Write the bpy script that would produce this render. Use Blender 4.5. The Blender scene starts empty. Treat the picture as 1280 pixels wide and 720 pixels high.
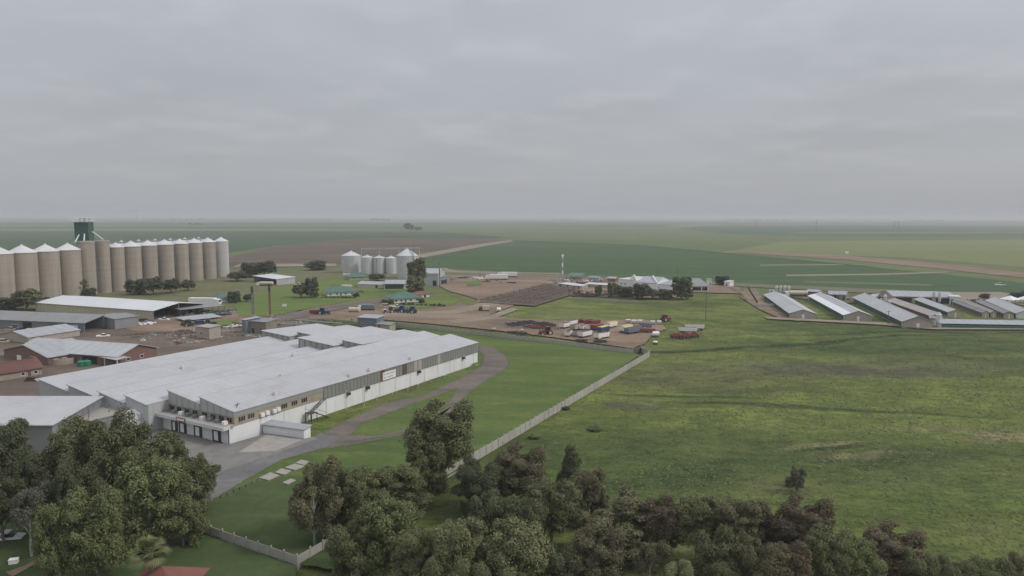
import bpy, math, random
import numpy as np
from mathutils import Vector, Matrix
random.seed(7); rng = np.random.default_rng(7)
sc = bpy.context.scene; C = sc.collection
R = math.radians

# ------------------------------------------------------------------ camera
H = 46.0; F = 880.0; PITCH = math.atan(89.5/F); ROLL = R(0.16)
M3 = (Matrix.Rotation(math.pi/2-PITCH, 3, 'X') @ Matrix.Rotation(ROLL, 3, 'Z'))
cd = bpy.data.cameras.new('camera'); cam = bpy.data.objects.new('camera', cd); C.objects.link(cam)
cam.matrix_world = Matrix.Translation((0, 0, H)) @ M3.to_4x4()
cd.sensor_width = 36; cd.lens = F/1280*36; cd.clip_start = 0.5; cd.clip_end = 60000
sc.camera = cam
def ray(px, py): return M3 @ Vector(((px-640)/F, (360-py)/F, -1))
def G(px, py, z=0.0):
    d = ray(px, py); t = (z-H)/d.z
    return Vector((d.x*t, d.y*t))
def D(px, Y, py=335):
    """ground point at distance Y in the column px (as seen near row py)"""
    d = ray(px, py); return Vector((d.x/d.y*Y, Y))
def top(px, py, Y): d = ray(px, py); return H + d.z/d.y*Y
def V2(p): return p if isinstance(p, Vector) else G(*p)

# ------------------------------------------------------------------ object helpers
def tag(o, label=None, cat=None, group=None, kind=None):
    if label: o['label'] = label
    if cat: o['category'] = cat
    if group: o['group'] = group
    if kind: o['kind'] = kind
    return o
def thing(name, label, cat, loc=(0, 0, 0), rz=0.0, group=None):
    o = bpy.data.objects.new(name, None); C.objects.link(o); o.empty_display_size = .5
    o.location = (loc[0], loc[1], loc[2] if len(loc) > 2 else 0); o.rotation_euler.z = rz
    return tag(o, label, cat, group)
KIDS = {}
def link(name, me, parent=None):
    o = bpy.data.objects.new(name, me); C.objects.link(o)
    if parent is not None:
        o.parent = parent; KIDS.setdefault(parent.name, []).append(o)
    return o
def copy_tree(o, parent=None):
    c = o.copy(); C.objects.link(c)
    if parent is not None:
        c.parent = parent; KIDS.setdefault(parent.name, []).append(c)
    for ch in KIDS.get(o.name, []): copy_tree(ch, c)
    return c
def dup(o, loc, rz, label, scale=None, group=None):
    c = copy_tree(o); c.location = (loc[0], loc[1], loc[2] if len(loc) > 2 else 0); c.rotation_euler.z = rz
    c['label'] = label
    if group: c['group'] = group
    if scale: c.scale = scale if hasattr(scale, '__len__') else (scale,)*3
    return c

class MB:
    def __init__(s): s.v = []; s.f = []; s.m = []
    def poly(s, pts, mi=0):
        b = len(s.v); s.v += [tuple(p) for p in pts]; s.f.append(tuple(range(b, b+len(pts)))); s.m.append(mi); return s
    def hexa(s, p, mi=0):
        b = len(s.v); s.v += [tuple(q) for q in p]
        for q in ((3, 2, 1, 0), (4, 5, 6, 7), (0, 1, 5, 4), (1, 2, 6, 5), (2, 3, 7, 6), (3, 0, 4, 7)):
            s.f.append(tuple(b+i for i in q)); s.m.append(mi)
        return s
    def box(s, x0, x1, y0, y1, z0, z1, mi=0):
        return s.hexa([(x0, y0, z0), (x1, y0, z0), (x1, y1, z0), (x0, y1, z0),
                       (x0, y0, z1), (x1, y0, z1), (x1, y1, z1), (x0, y1, z1)], mi)
    def slab(s, q, t, mi=0):
        """quad q (4 pts, ccw from above) thickened downwards by t"""
        return s.hexa([(x, y, z-t) for x, y, z in q]+[tuple(p) for p in q], mi)
    def prism(s, prof, axis, a, b, mi=0):
        """profile (u, z) extruded along axis from a to b"""
        n = len(prof); k = len(s.v)
        for w in (a, b):
            for u, z in prof: s.v.append((u, w, z) if axis == 'y' else (w, u, z))
        for i in range(n):
            j = (i+1) % n; s.f.append((k+i, k+j, k+n+j, k+n+i)); s.m.append(mi)
        s.f.append(tuple(k+i for i in range(n))[::-1]); s.m.append(mi)
        s.f.append(tuple(k+n+i for i in range(n))); s.m.append(mi)
        return s
    def tube(s, pts, rad, n=8, mi=0, caps=True):
        pts = [Vector(p) for p in pts]
        if not hasattr(rad, '__len__'): rad = [rad]*len(pts)
        k = len(s.v)
        for i, p in enumerate(pts):
            d = (pts[min(i+1, len(pts)-1)]-pts[max(i-1, 0)]).normalized()
            a = d.cross(Vector((0, 0, 1)) if abs(d.z) < .9 else Vector((1, 0, 0))).normalized(); b = d.cross(a)
            for j in range(n):
                t = 2*math.pi*j/n; q = p+(a*math.cos(t)+b*math.sin(t))*rad[i]; s.v.append(tuple(q))
        for i in range(len(pts)-1):
            for j in range(n):
                j2 = (j+1) % n
                s.f.append((k+i*n+j, k+i*n+j2, k+(i+1)*n+j2, k+(i+1)*n+j)); s.m.append(mi)
        if caps:
            s.f.append(tuple(k+j for j in range(n))[::-1]); s.m.append(mi)
            s.f.append(tuple(k+(len(pts)-1)*n+j for j in range(n))); s.m.append(mi)
        return s
    def lathe(s, prof, c=(0, 0), n=32, mi=0):
        k = len(s.v)
        for r, z in prof:
            for j in range(n):
                t = 2*math.pi*j/n; s.v.append((c[0]+r*math.cos(t), c[1]+r*math.sin(t), z))
        for i in range(len(prof)-1):
            for j in range(n):
                j2 = (j+1) % n
                s.f.append((k+i*n+j, k+i*n+j2, k+(i+1)*n+j2, k+(i+1)*n+j)); s.m.append(mi)
        return s
    def wheel(s, x, y, z, r, w, mi=0, n=16):
        """wheel with its axle along y"""
        k = len(s.v); prof = [(r*.5, -w/2), (r*.95, -w/2), (r, -w*.3), (r, w*.3), (r*.95, w/2), (r*.5, w/2)]
        for rr, yy in prof:
            for j in range(n):
                t = 2*math.pi*j/n; s.v.append((x+rr*math.cos(t), y+yy, z+rr*math.sin(t)))
        for i in range(len(prof)-1):
            for j in range(n):
                j2 = (j+1) % n
                s.f.append((k+i*n+j, k+i*n+j2, k+(i+1)*n+j2, k+(i+1)*n+j)); s.m.append(mi)
        s.f.append(tuple(k+j for j in range(n))); s.m.append(mi)
        s.f.append(tuple(k+5*n+j for j in range(n))); s.m.append(mi)
        return s
    def mesh(s, name, mats, smooth=False):
        me = bpy.data.meshes.new(name); me.from_pydata(s.v, [], s.f)
        if not isinstance(mats, (list, tuple)): mats = [mats]
        for m in mats: me.materials.append(m)
        me.polygons.foreach_set('material_index', s.m)
        import bmesh
        bm = bmesh.new(); bm.from_mesh(me); bmesh.ops.recalc_face_normals(bm, faces=bm.faces); bm.to_mesh(me); bm.free()
        if smooth:
            me.polygons.foreach_set('use_smooth', [True]*len(me.polygons))
            try: me.set_sharp_from_angle(angle=R(35))
            except Exception: pass
        me.update(); return me
    def build(s, name, mats, parent=None, smooth=False): return link(name, s.mesh(name, mats, smooth), parent)

# ------------------------------------------------------------------ materials
def lin(c): return tuple(((x/255)/12.92 if x/255 <= .04045 else ((x/255+.055)/1.055)**2.4) for x in c)
class NT:
    def __init__(s, nt): s.t = nt
    def n(s, typ, **kw):
        o = s.t.nodes.new(typ)
        for k, v in kw.items():
            if k.startswith('i_'):
                key = k[2:]; key = int(key) if key.isdigit() else key.replace('_', ' ')
                inp = o.inputs[key]
                if isinstance(v, bpy.types.NodeSocket): s.t.links.new(v, inp)
                else: inp.default_value = v
            else: setattr(o, k, v)
        return o
    def math(s, op, a, b=0.0, c=None):
        o = s.n('ShaderNodeMath', operation=op)
        for i, v in enumerate((a, b, c)):
            if v is None: continue
            if isinstance(v, bpy.types.NodeSocket): s.t.links.new(v, o.inputs[i])
            else: o.inputs[i].default_value = v
        return o.outputs[0]
    def noise(s, vec, scale, detail=4, rough=.55, dist=0.0):
        o = s.n('ShaderNodeTexNoise', i_Scale=scale, i_Detail=detail, i_Roughness=rough, i_Distortion=dist)
        s.t.links.new(vec, o.inputs['Vector']); return o.outputs['Fac']
    def ramp(s, fac, stops):
        o = s.n('ShaderNodeValToRGB'); e = o.color_ramp.elements
        while len(e) < len(stops): e.new(.5)
        for i, (p, c) in enumerate(stops):
            e[i].position = p; e[i].color = (*c, 1) if hasattr(c, '__len__') else (c, c, c, 1)
        s.t.links.new(fac, o.inputs[0]); return o.outputs[0]
    def mix(s, fac, a, b, blend='MIX'):
        o = s.n('ShaderNodeMix', data_type='RGBA', blend_type=blend)
        for i, v in ((0, fac), (6, a), (7, b)):
            if isinstance(v, bpy.types.NodeSocket): s.t.links.new(v, o.inputs[i])
            elif hasattr(v, '__len__'): o.inputs[i].default_value = (*v, 1)
            else: o.inputs[i].default_value = v
        return o.outputs[2]
    def scale(s, vec, sx, sy, sz):
        o = s.n('ShaderNodeVectorMath', operation='MULTIPLY'); s.t.links.new(vec, o.inputs[0]); o.inputs[1].default_value = (sx, sy, sz)
        return o.outputs[0]
def newmat(name):
    m = bpy.data.materials.new(name); m.use_nodes = True; t = NT(m.node_tree)
    p = m.node_tree.nodes['Principled BSDF']
    return m, t, p
def mat(name, col, rough=.7, metal=0.0, var=.12, vs=.6, stain=0.0, ribs=0.0, ribaxis=0, ribamt=.12, objvar=0.0, bump=0.0):
    """base colour with two scales of tone noise, optional stain blotches, optional ribs (sheet metal) across an object axis"""
    m, t, p = newmat(name)
    geo = t.n('ShaderNodeNewGeometry').outputs['Position']; tc = t.n('ShaderNodeTexCoord').outputs['Object']
    n1 = t.noise(geo, vs, 5, .6); n2 = t.noise(geo, vs*.13, 3, .5)
    f = t.math('ADD', t.math('MULTIPLY', n1, .55), t.math('MULTIPLY', n2, .45))
    lo = tuple(c*(1-var*1.6) for c in col); hi = tuple(min(1, c*(1+var*1.3)) for c in col)
    c = t.ramp(f, [(.3, lo), (.7, hi)])
    if stain:
        sn = t.noise(t.scale(geo, 1, 1, .25), vs*.7, 6, .7)
        c = t.mix(t.math('MULTIPLY', t.ramp(sn, [(.52, 0.0), (.72, 1.0)]), stain), c, tuple(x*y for x, y in zip(col, (.55, .47, .4))))
    if objvar:
        oi = t.n('ShaderNodeObjectInfo').outputs['Random']; c = t.mix(t.math('MULTIPLY', oi, objvar), c, tuple(x*.3 for x in col))
        st2 = t.noise(t.scale(geo, .5, .28, 1), 1.6, 5, .7); c = t.mix(t.ramp(st2, [(.50, 0.0), (.62, .09)]), c, tuple(x*.55 for x in col))
    if ribs:
        sep = t.n('ShaderNodeSeparateXYZ'); m.node_tree.links.new(tc, sep.inputs[0])
        w = t.math('FRACT', t.math('MULTIPLY', sep.outputs[ribaxis], ribs))
        w = t.math('MULTIPLY', t.ramp(w, [(.0, 0.0), (.12, 1.0), (.78, 1.0), (.9, 0.0)]), 1.0)
        pan = t.n('ShaderNodeTexWhiteNoise', noise_dimensions='1D'); m.node_tree.links.new(t.math('FLOOR', t.math('MULTIPLY', sep.outputs[ribaxis], ribs*.25)), pan.inputs['W'])
        c = t.mix(t.math('MULTIPLY', t.math('SUBTRACT', 1.0, w), ribamt*2.5), c, tuple(x*.45 for x in col))
        c = t.mix(t.math('MULTIPLY', pan.outputs[0], ribamt), c, tuple(x*.62 for x in col))
    m.node_tree.links.new(c, p.inputs['Base Color'])
    p.inputs['Roughness'].default_value = rough; p.inputs['Metallic'].default_value = metal
    if bump:
        b = t.n('ShaderNodeBump', i_Strength=bump, i_Distance=.05); m.node_tree.links.new(n1, b.inputs['Height']); m.node_tree.links.new(b.outputs[0], p.inputs['Normal'])
    return m
MT = {}
def K(name, *a, **k):
    if name not in MT: MT[name] = mat(name, *a, **k)
    return MT[name]
K('roof_white', (.47, .468, .485), .5, 0, .07, .22, .28, ribs=.55, ribaxis=0, ribamt=.035, objvar=.09)
K('roof_grey', (.37, .38, .41), .5, 0, .08, .3, .25, ribs=.3, ribaxis=0, ribamt=.1)
K('roof_grey_y', (.44, .45, .46), .5, 0, .08, .3, .35, ribs=.3, ribaxis=1, ribamt=.08)
K('roof_dull', (.25, .255, .26), .6, 0, .1, .3, .45, ribs=.3, ribaxis=1, ribamt=.15)
K('roof_pink', (.42, .36, .34), .6, 0, .12, .3, .5, ribs=.3, ribaxis=1, ribamt=.15)
K('roof_bright', (.66, .68, .70), .45, 0, .05, .3, .1, ribs=.3, ribaxis=1, ribamt=.1)
K('roof_green', (.065, .145, .11), .6, 0, .15, .4, .2)
K('roof_red', (.20, .075, .06), .7, 0, .15, .5, .2)
K('roof_rust', (.14, .06, .05), .75, 0, .2, .5, .3)
K('clad', (.265, .265, .25), .6, 0, .08, .4, .15, ribs=.8, ribaxis=0, ribamt=.35)
K('clad_y', (.38, .38, .355), .6, 0, .08, .4, .15, ribs=.42, ribaxis=1, ribamt=.4)
K('clad_end', (.43, .43, .42), .6, 0, .08, .4, .1, ribs=.5, ribaxis=1, ribamt=.2)
K('wall_white', (.76, .765, .77), .8, 0, .05, .3, .22)
K('wall_pale', (.46, .465, .47), .7, 0, .06, .3, .18, ribs=.5, ribaxis=0, ribamt=.08)
K('wall_grey', (.26, .27, .28), .8, 0, .1, .3, .3, ribs=.5, ribaxis=0, ribamt=.15)
K('wall_cream', (.50, .46, .33), .8, 0, .06, .3, .15, ribs=.4, ribaxis=1, ribamt=.06)
K('wall_sand', (.36, .31, .24), .8, 0, .12, .8, .35)
K('wall_brick', (.20, .118, .092), .85, 0, .15, .8, .2)
K('wall_block', (.42, .37, .32), .85, 0, .1, .8, .25)
K('curtain_green', (.03, .075, .055), .8, 0, .15, .5)
K('curtain_teal', (.03, .23, .16), .7, 0, .1, .5)
K('concrete', (.33, .31, .28), .9, 0, .1, .5, .25, bump=.3)
K('concrete_light', (.33, .305, .275), .9, 0, .12, .5, .35)
K('precast', (.40, .385, .345), .9, 0, .12, 1.2, .3)
K('apron', (.20, .19, .18), .9, 0, .16, .5, .45, bump=.3)
K('asphalt', (.13, .128, .135), .9, 0, .15, .3, .2)
K('galv', (.58, .59, .60), .42, .25, .08, .6, .15)
K('cone_white', (.60, .60, .61), .5, 0, .06, .5, .2)
K('steel_dark', (.05, .052, .055), .6, .2, .2, 2)
K('steel_grey', (.22, .23, .24), .6, .2, .2, 2, .3)
K('glass', (.03, .035, .04), .15, 0, .2, 2)
K('black', (.015, .015, .016), .8, 0, .1, 2)
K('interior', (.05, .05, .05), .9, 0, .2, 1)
K('white', (.84, .83, .81), .5, 0, .05, 1.5, .25)
K('cream', (.55, .50, .38), .55, 0, .06, 1.5, .3)
K('yellow', (.55, .42, .16), .6, 0, .1, 1.5, .2)
K('red', (.24, .045, .045), .55, 0, .15, 1.5, .3)
K('darkred', (.11, .045, .04), .7, 0, .2, 1.5, .3)
K('rustbrown', (.13, .075, .055), .85, 0, .25, 1.5, .4)
K('blue', (.04, .08, .20), .5, 0, .15, 1.5, .2)
K('lightblue', (.17, .21, .255), .5, 0, .15, 1.5, .2)
K('green_paint', (.02, .10, .055), .6, 0, .15, 1.5, .2)
K('tank_green', (.02, .19, .11), .5, 0, .08, 1.5)
K('tyre', (.02, .02, .02), .9, 0, .1, 2)
K('wood', (.13, .10, .08), .9, 0, .25, 2, .3)
K('wood_pale', (.26, .22, .18), .9, 0, .25, 2, .3)
K('tower_green', (.045, .105, .082), .65, 0, .15, .7, .25, ribs=.8, ribaxis=0, ribamt=.2)
K('bark', (.20, .175, .15), .9, 0, .25, 2)
K('bark_pale', (.32, .34, .29), .85, 0, .25, 2, .3)
K('stack_rust', (.22, .10, .07), .8, 0, .25, .8, .3)
K('water', (.10, .12, .13), .08, 0, .1, 1)
def silo_mat(name, c1, c2):
    m, t, p = newmat(name)
    tc = t.n('ShaderNodeTexCoord').outputs['Object']; geo = t.n('ShaderNodeNewGeometry').outputs['Position']
    sep = t.n('ShaderNodeSeparateXYZ'); m.node_tree.links.new(tc, sep.inputs[0])
    vert = t.noise(t.scale(geo, 1, 1, .05), .35, 6, .65); lifts = t.noise(t.scale(geo, .02, .02, 1), .6, 3, .7)
    f = t.math('ADD', t.math('MULTIPLY', vert, .7), t.math('MULTIPLY', lifts, .3))
    c = t.ramp(f, [(.32, c1), (.68, c2)])
    ring = t.math('FRACT', t.math('MULTIPLY', sep.outputs[2], .42))
    c = t.mix(t.math('MULTIPLY', t.ramp(ring, [(0, 1.0), (.06, 0.0)]), .18), c, tuple(x*.5 for x in c1))
    m.node_tree.links.new(c, p.inputs['Base Color']); p.inputs['Roughness'].default_value = .9
    return m
MT['silo'] = silo_mat('silo_concrete', (.265, .226, .188), (.41, .355, .30))
MT['silo_pale'] = silo_mat('silo_lit_tone', (.40, .39, .38), (.56, .55, .54))  # end silo only: its brightly lit front put into a paler colour

# foliage
def leaf_mat(name, c1, c2, c3=None):
    m, t, p = newmat(name)
    g = t.n('ShaderNodeNewGeometry'); oi = t.n('ShaderNodeObjectInfo')
    c = t.ramp(g.outputs['Random Per Island'], [(0, c1), (.55, c2), (1, c3 or tuple(x*1.35 for x in c2))])
    n = t.noise(g.outputs['Position'], .55, 3, .5)
    c = t.mix(t.ramp(n, [(.35, 0.0), (.65, .55)]), c, c3 or tuple(x*1.2 for x in c2))
    hs = t.n('ShaderNodeHueSaturation'); m.node_tree.links.new(c, hs.inputs['Color'])
    m.node_tree.links.new(t.math('ADD', .84, t.math('MULTIPLY', oi.outputs['Random'], .28)), hs.inputs['Value'])
    m.node_tree.links.new(hs.outputs[0], p.inputs['Base Color']); p.inputs['Roughness'].default_value = .7
    p.inputs['Specular IOR Level'].default_value = .25
    return m
LM = {
 'olive': leaf_mat('leaf_olive', (0.062, 0.07, 0.032), (0.12, 0.132, 0.058), (0.17, 0.18, 0.082)),
 'dark':  leaf_mat('leaf_dark', (0.046, 0.055, 0.029), (0.086, 0.098, 0.047), (0.122, 0.134, 0.066)),
 'green': leaf_mat('leaf_green', (0.066, 0.082, 0.034), (0.124, 0.146, 0.058), (0.175, 0.196, 0.082)),
 'light': leaf_mat('leaf_light', (0.072, 0.082, 0.038), (0.165, 0.178, 0.082), (0.235, 0.24, 0.118)),
 'brown': leaf_mat('leaf_brown', (0.062, 0.058, 0.032), (0.125, 0.118, 0.062), (0.172, 0.16, 0.086)),
 'rust':  leaf_mat('leaf_rust', (0.06, 0.05, 0.03), (0.13, 0.106, 0.064), (0.175, 0.142, 0.088)),
 'grey':  leaf_mat('leaf_grey', (0.07, 0.074, 0.052), (0.135, 0.138, 0.098), (0.18, 0.18, 0.13)),
 'far':   leaf_mat('leaf_far', (.028, .040, .024), (.050, .064, .036), (.062, .078, .042)),
}

# ------------------------------------------------------------------ trees
def leaves_mesh(name, lobes, n, size, seed, inner=.25, droop=0.0):
    """many small two-triangle leaf sprays spread through the shells of lobes (x,y,z,r)"""
    r = np.random.default_rng(seed); L = np.array(lobes, float)
    w = L[:, 3]**2; idx = r.choice(len(L), n, p=w/w.sum())
    d = r.normal(size=(n, 3)); d /= np.linalg.norm(d, axis=1)[:, None]
    d[:, 2] = np.where((d[:, 2] < -.2) & (r.random(n) < .6), -d[:, 2], d[:, 2])
    # clumping: sprays gather round twig tips on each lobe
    k = 42; tips = r.normal(size=(len(L), k, 3)); tips /= np.linalg.norm(tips, axis=2)[:, :, None]
    tip = tips[idx, r.integers(0, k, n)]; tip[:, 2] = np.where(tip[:, 2] < -.35, -tip[:, 2], tip[:, 2])
    d = tip+r.normal(size=(n, 3))*.27; d /= np.linalg.norm(d, axis=1)[:, None]
    rad = L[idx, 3]*np.where(r.random(n) < inner, r.uniform(.35, .85, n), 1.02-.26*np.abs(r.normal(size=n))*.7+.20*r.random(n)**4)
    st = r.uniform(.72, 1.25, size=(len(L), 3)); lean = r.normal(size=(len(L), 3))*.22
    stray = np.where(r.random(n) < .10, r.uniform(1.0, 1.35, n), 1.0)
    c = L[idx, :3]+d*(rad*stray)[:, None]*st[idx]+lean[idx]*(d[:, 2:3]*rad[:, None])
    if droop: c[:, 2] -= r.random(n)**2*droop*L[idx, 3]
    nrm = d*1.1+r.normal(size=(n, 3))*.55+np.array([0, 0, .35]); nrm /= np.linalg.norm(nrm, axis=1)[:, None]
    a = np.cross(nrm, r.normal(size=(n, 3))); a /= np.linalg.norm(a, axis=1)[:, None]; b = np.cross(nrm, a)
    s = size*r.uniform(.6, 1.35, n)[:, None]
    q = np.stack([c+a*s, c+b*s*.55+nrm*s*.18, c-a*s, c-b*s*.55+nrm*s*.18], 1).reshape(-1, 3)
    me = bpy.data.meshes.new(name); me.vertices.add(4*n); me.loops.add(4*n); me.polygons.add(n)
    me.vertices.foreach_set('co', q.ravel()); me.loops.foreach_set('vertex_index', np.arange(4*n, dtype=np.int32))
    me.polygons.foreach_set('loop_start', np.arange(0, 4*n, 4, dtype=np.int32)); me.update(calc_edges=True)
    me.materials.append(LM['olive']); return me
def make_lobes(seed, shape):
    r = np.random.default_rng(seed); L = []
    # unit tree: height 1, crown radius .5 before scaling (x,y scaled by width, z by height)
    if shape == 'billow':
        n = 36
        for i in range(n):
            z = .36+.56*((i+.5)/n); prof = math.sqrt(max(.05, 1-((z-.58)/.46)**2))
            a = i*2.4+r.random(); rr = prof*.34*math.sqrt(r.random()*.6+.4)
            L.append((rr*math.cos(a)*1.12, rr*math.sin(a)*1.12, z+r.uniform(-.03, .03), r.uniform(.075, .145)))
        L.append((0, 0, .62, .19))
    elif shape == 'tall':
        n = 38
        for i in range(n):
            z = .22+.70*((i+.5)/n); prof = math.sqrt(max(.05, 1-((z-.60)/.50)**2))
            a = i*2.4+r.random()*1.5; rr = prof*.33*math.sqrt(r.random()*.6+.4)
            L.append((rr*math.cos(a)*1.12, rr*math.sin(a)*1.12, z+r.uniform(-.03, .03), r.uniform(.07, .135)))
        L.append((0, 0, .65, .18))
    elif shape == 'split':
        for cx, cy, zt in ((-.2, .05, .78), (.18, -.08, .93), (.02, .22, .7), (.05, -.25, .6)):
            for i in range(8):
                z = zt-.45+.36*i/7; a = r.random()*6.28; rr = r.uniform(.05, .20)
                L.append((cx+rr*math.cos(a), cy+rr*math.sin(a), z, r.uniform(.07, .125)))
    elif shape == 'round':
        for i in range(20):
            z = .14+.72*((i+.5)/20); prof = math.sqrt(max(.05, 1-((z-.5)/.48)**2))
            a = i*2.4+r.random(); rr = prof*.34
            L.append((rr*math.cos(a), rr*math.sin(a), z, r.uniform(.09, .17)))
        L.append((0, 0, .5, .27))
    elif shape == 'cone':
        for i in range(22):
            z = .1+.82*((i+.5)/22); prof = (1-z)*.9+.12; a = i*2.4
            rr = prof*.32; L.append((rr*math.cos(a), rr*math.sin(a), z, .07+.12*prof))
        L.append((0, 0, .35, .25))
    elif shape == 'sparse':
        for i in range(15):
            z = .38+.52*r.random(); a = i*2.4+r.random(); rr = r.uniform(.12, .4)
            L.append((rr*math.cos(a), rr*math.sin(a), z, r.uniform(.08, .13)))
    return L
def trunk_mesh(name, seed, lobes, m, base=.022, fork=False):
    r = np.random.default_rng(seed); b = MB(); zt = .62
    b.tube([(0, 0, -.01), (.01, 0, .2), (.0, .012, .4), (.01, 0, zt)], [base*1.25, base, base*.75, base*.4], 8)
    for l in sorted(lobes, key=lambda q: -q[3])[:14]:
        z0 = min(zt, max(.16, l[2]-.22)); x0 = .005
        b.tube([(x0, 0, z0), (l[0]*.5, l[1]*.5, (z0+l[2])/2-.01), (l[0]*.95, l[1]*.95, l[2]+.02)], [base*.5, base*.33, base*.12], 5)
    return b.mesh(name, m)
# the unit crown has radius ~.5 and height 1; leaf size is set for a crown near 11 m wide, 15 m high
VAR = {}
def variant(key, shape, seed, n, size, droop=.25, bark='bark'):
    L = make_lobes(seed, shape)
    if n > 20000:
        rr_ = random.Random(seed); extra = []
        for (x, y, z, q) in L:
            if rr_.random() < .75:
                a = rr_.uniform(0, 6.28); extra.append((x+math.cos(a)*q*.9, y+math.sin(a)*q*.9, z+rr_.uniform(-.5, .7)*q, q*rr_.uniform(.35, .6)))
        L = L+extra
    S = Vector((11, 11, 15))
    # build at true size so that leaf sprays are not squashed, then work with relative scales
    LL = [(x*S.x, y*S.y, z*S.z, rr*(S.x+S.z)/2) for x, y, z, rr in L]
    me = leaves_mesh('crown_'+key, LL, n, size, seed, .25, droop)
    tm = trunk_mesh('trunk_'+key, seed, L, MT[bark])
    co = np.empty(len(tm.vertices)*3); tm.vertices.foreach_get('co', co); co = co.reshape(-1, 3)*np.array(S[:]); tm.vertices.foreach_set('co', co.ravel())
    vz = np.empty(len(me.vertices)*3); me.vertices.foreach_get('co', vz); vz = vz.reshape(-1, 3)
    VAR[key] = (me, tm, float(np.percentile(vz[:, 2], 99.7)), float(np.percentile(np.hypot(vz[:, 0], vz[:, 1]), 97)))
variant('billow', 'billow', 1, 46000, .165); variant('billow_loose', 'billow', 12, 38000, .165, .5, 'bark_pale')
variant('tall', 'tall', 2, 46000, .165, .6); variant('tall_loose', 'tall', 23, 38000, .165, .8, 'bark_pale')
variant('split', 'split', 3, 38000, .165, .5, 'bark_pale'); variant('split_dense', 'split', 31, 46000, .165, .3)
variant('round', 'round', 4, 46000, .165, .2); variant('cone', 'cone', 5, 38000, .165, .2)
variant('sparse', 'sparse', 6, 13000, .17, .5, 'bark_pale')
variant('mid_round', 'round', 41, 7000, .55, .2); variant('mid_billow', 'billow', 42, 7000, .55, .2); variant('mid_tall', 'tall', 43, 7000, .5, .3)
def tree(name, label, xy, h, w, key, leaf, group=None, rz=None):
    me, tm, zt, rad = VAR[key]
    t = thing(name, label, 'shrub' if name in ('bush', 'shrub') else 'tree', xy, random.uniform(0, 6.28) if rz is None else rz, group)
    t.scale = (w/2/rad, w/2/rad, h/zt)
    link('trunk', tm, t); c = link('crown', me, t)
    c.material_slots[0].link = 'OBJECT'; c.material_slots[0].material = LM[leaf]
    return t

# ------------------------------------------------------------------ ground
def offset(P, d):
    Q = []; n = len(P)
    ar = sum(P[i].x*P[(i+1) % n].y-P[(i+1) % n].x*P[i].y for i in range(n)); sg = 1 if ar > 0 else -1
    for i in range(n):
        a, b, c = P[i-1], P[i], P[(i+1) % n]; e1 = (b-a).normalized(); e2 = (c-b).normalized()
        n1 = Vector((e1.y, -e1.x))*sg; n2 = Vector((e2.y, -e2.x))*sg; m = n1+n2
        if m.length < .3: m = n1.copy(); k = 1
        else: m.normalize(); k = min(1.6, 1/max(.4, m.dot(n1)))
        Q.append(b+m*d*k)
    return Q
def flat(name, pts, z, m, jit=0.0, step=0.0, kind='structure'):
    P = [V2(p) for p in pts]; P = [p for i, p in enumerate(P) if (p-P[i-1]).length > .05]
    me = bpy.data.meshes.new(name); n = len(P)
    if jit:
        d = jit*1.6; A, B = offset(P, -d*.5), offset(P, d*.5)
        V = [(p.x, p.y, z) for p in A]+[(p.x, p.y, z) for p in B]
        Fc = [tuple(range(n))]+[(i, (i+1) % n, n+(i+1) % n, n+i) for i in range(n)]; at = [1.0]*n+[0.0]*n
    else: V = [(p.x, p.y, z) for p in P]; Fc = [tuple(range(n))]; at = [1.0]*n
    me.from_pydata(V, [], Fc); me.materials.append(m)
    e = me.attributes.new('edge', 'FLOAT', 'POINT'); e.data.foreach_set('value', at)
    o = link(name, me); o['kind'] = kind
    return o
def soft_edge(m, t, p, g, sc_=.5):
    at = t.n('ShaderNodeAttribute', attribute_name='edge').outputs['Fac']
    nz = t.noise(g, sc_, 5, .7); th = t.ramp(nz, [(.28, 0.0), (.72, 1.0)])
    a = t.math('GREATER_THAN', t.math('ADD', at, .001), t.math('MULTIPLY', th, .98))
    tr = t.n('ShaderNodeBsdfTransparent'); mx = t.n('ShaderNodeMixShader'); lk = m.node_tree.links
    lk.new(a, mx.inputs[0]); lk.new(tr.outputs[0], mx.inputs[1]); lk.new(p.outputs[0], mx.inputs[2])
    out = [n_ for n_ in m.node_tree.nodes if n_.type == 'OUTPUT_MATERIAL'][0]; lk.new(mx.outputs[0], out.inputs['Surface'])
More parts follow.
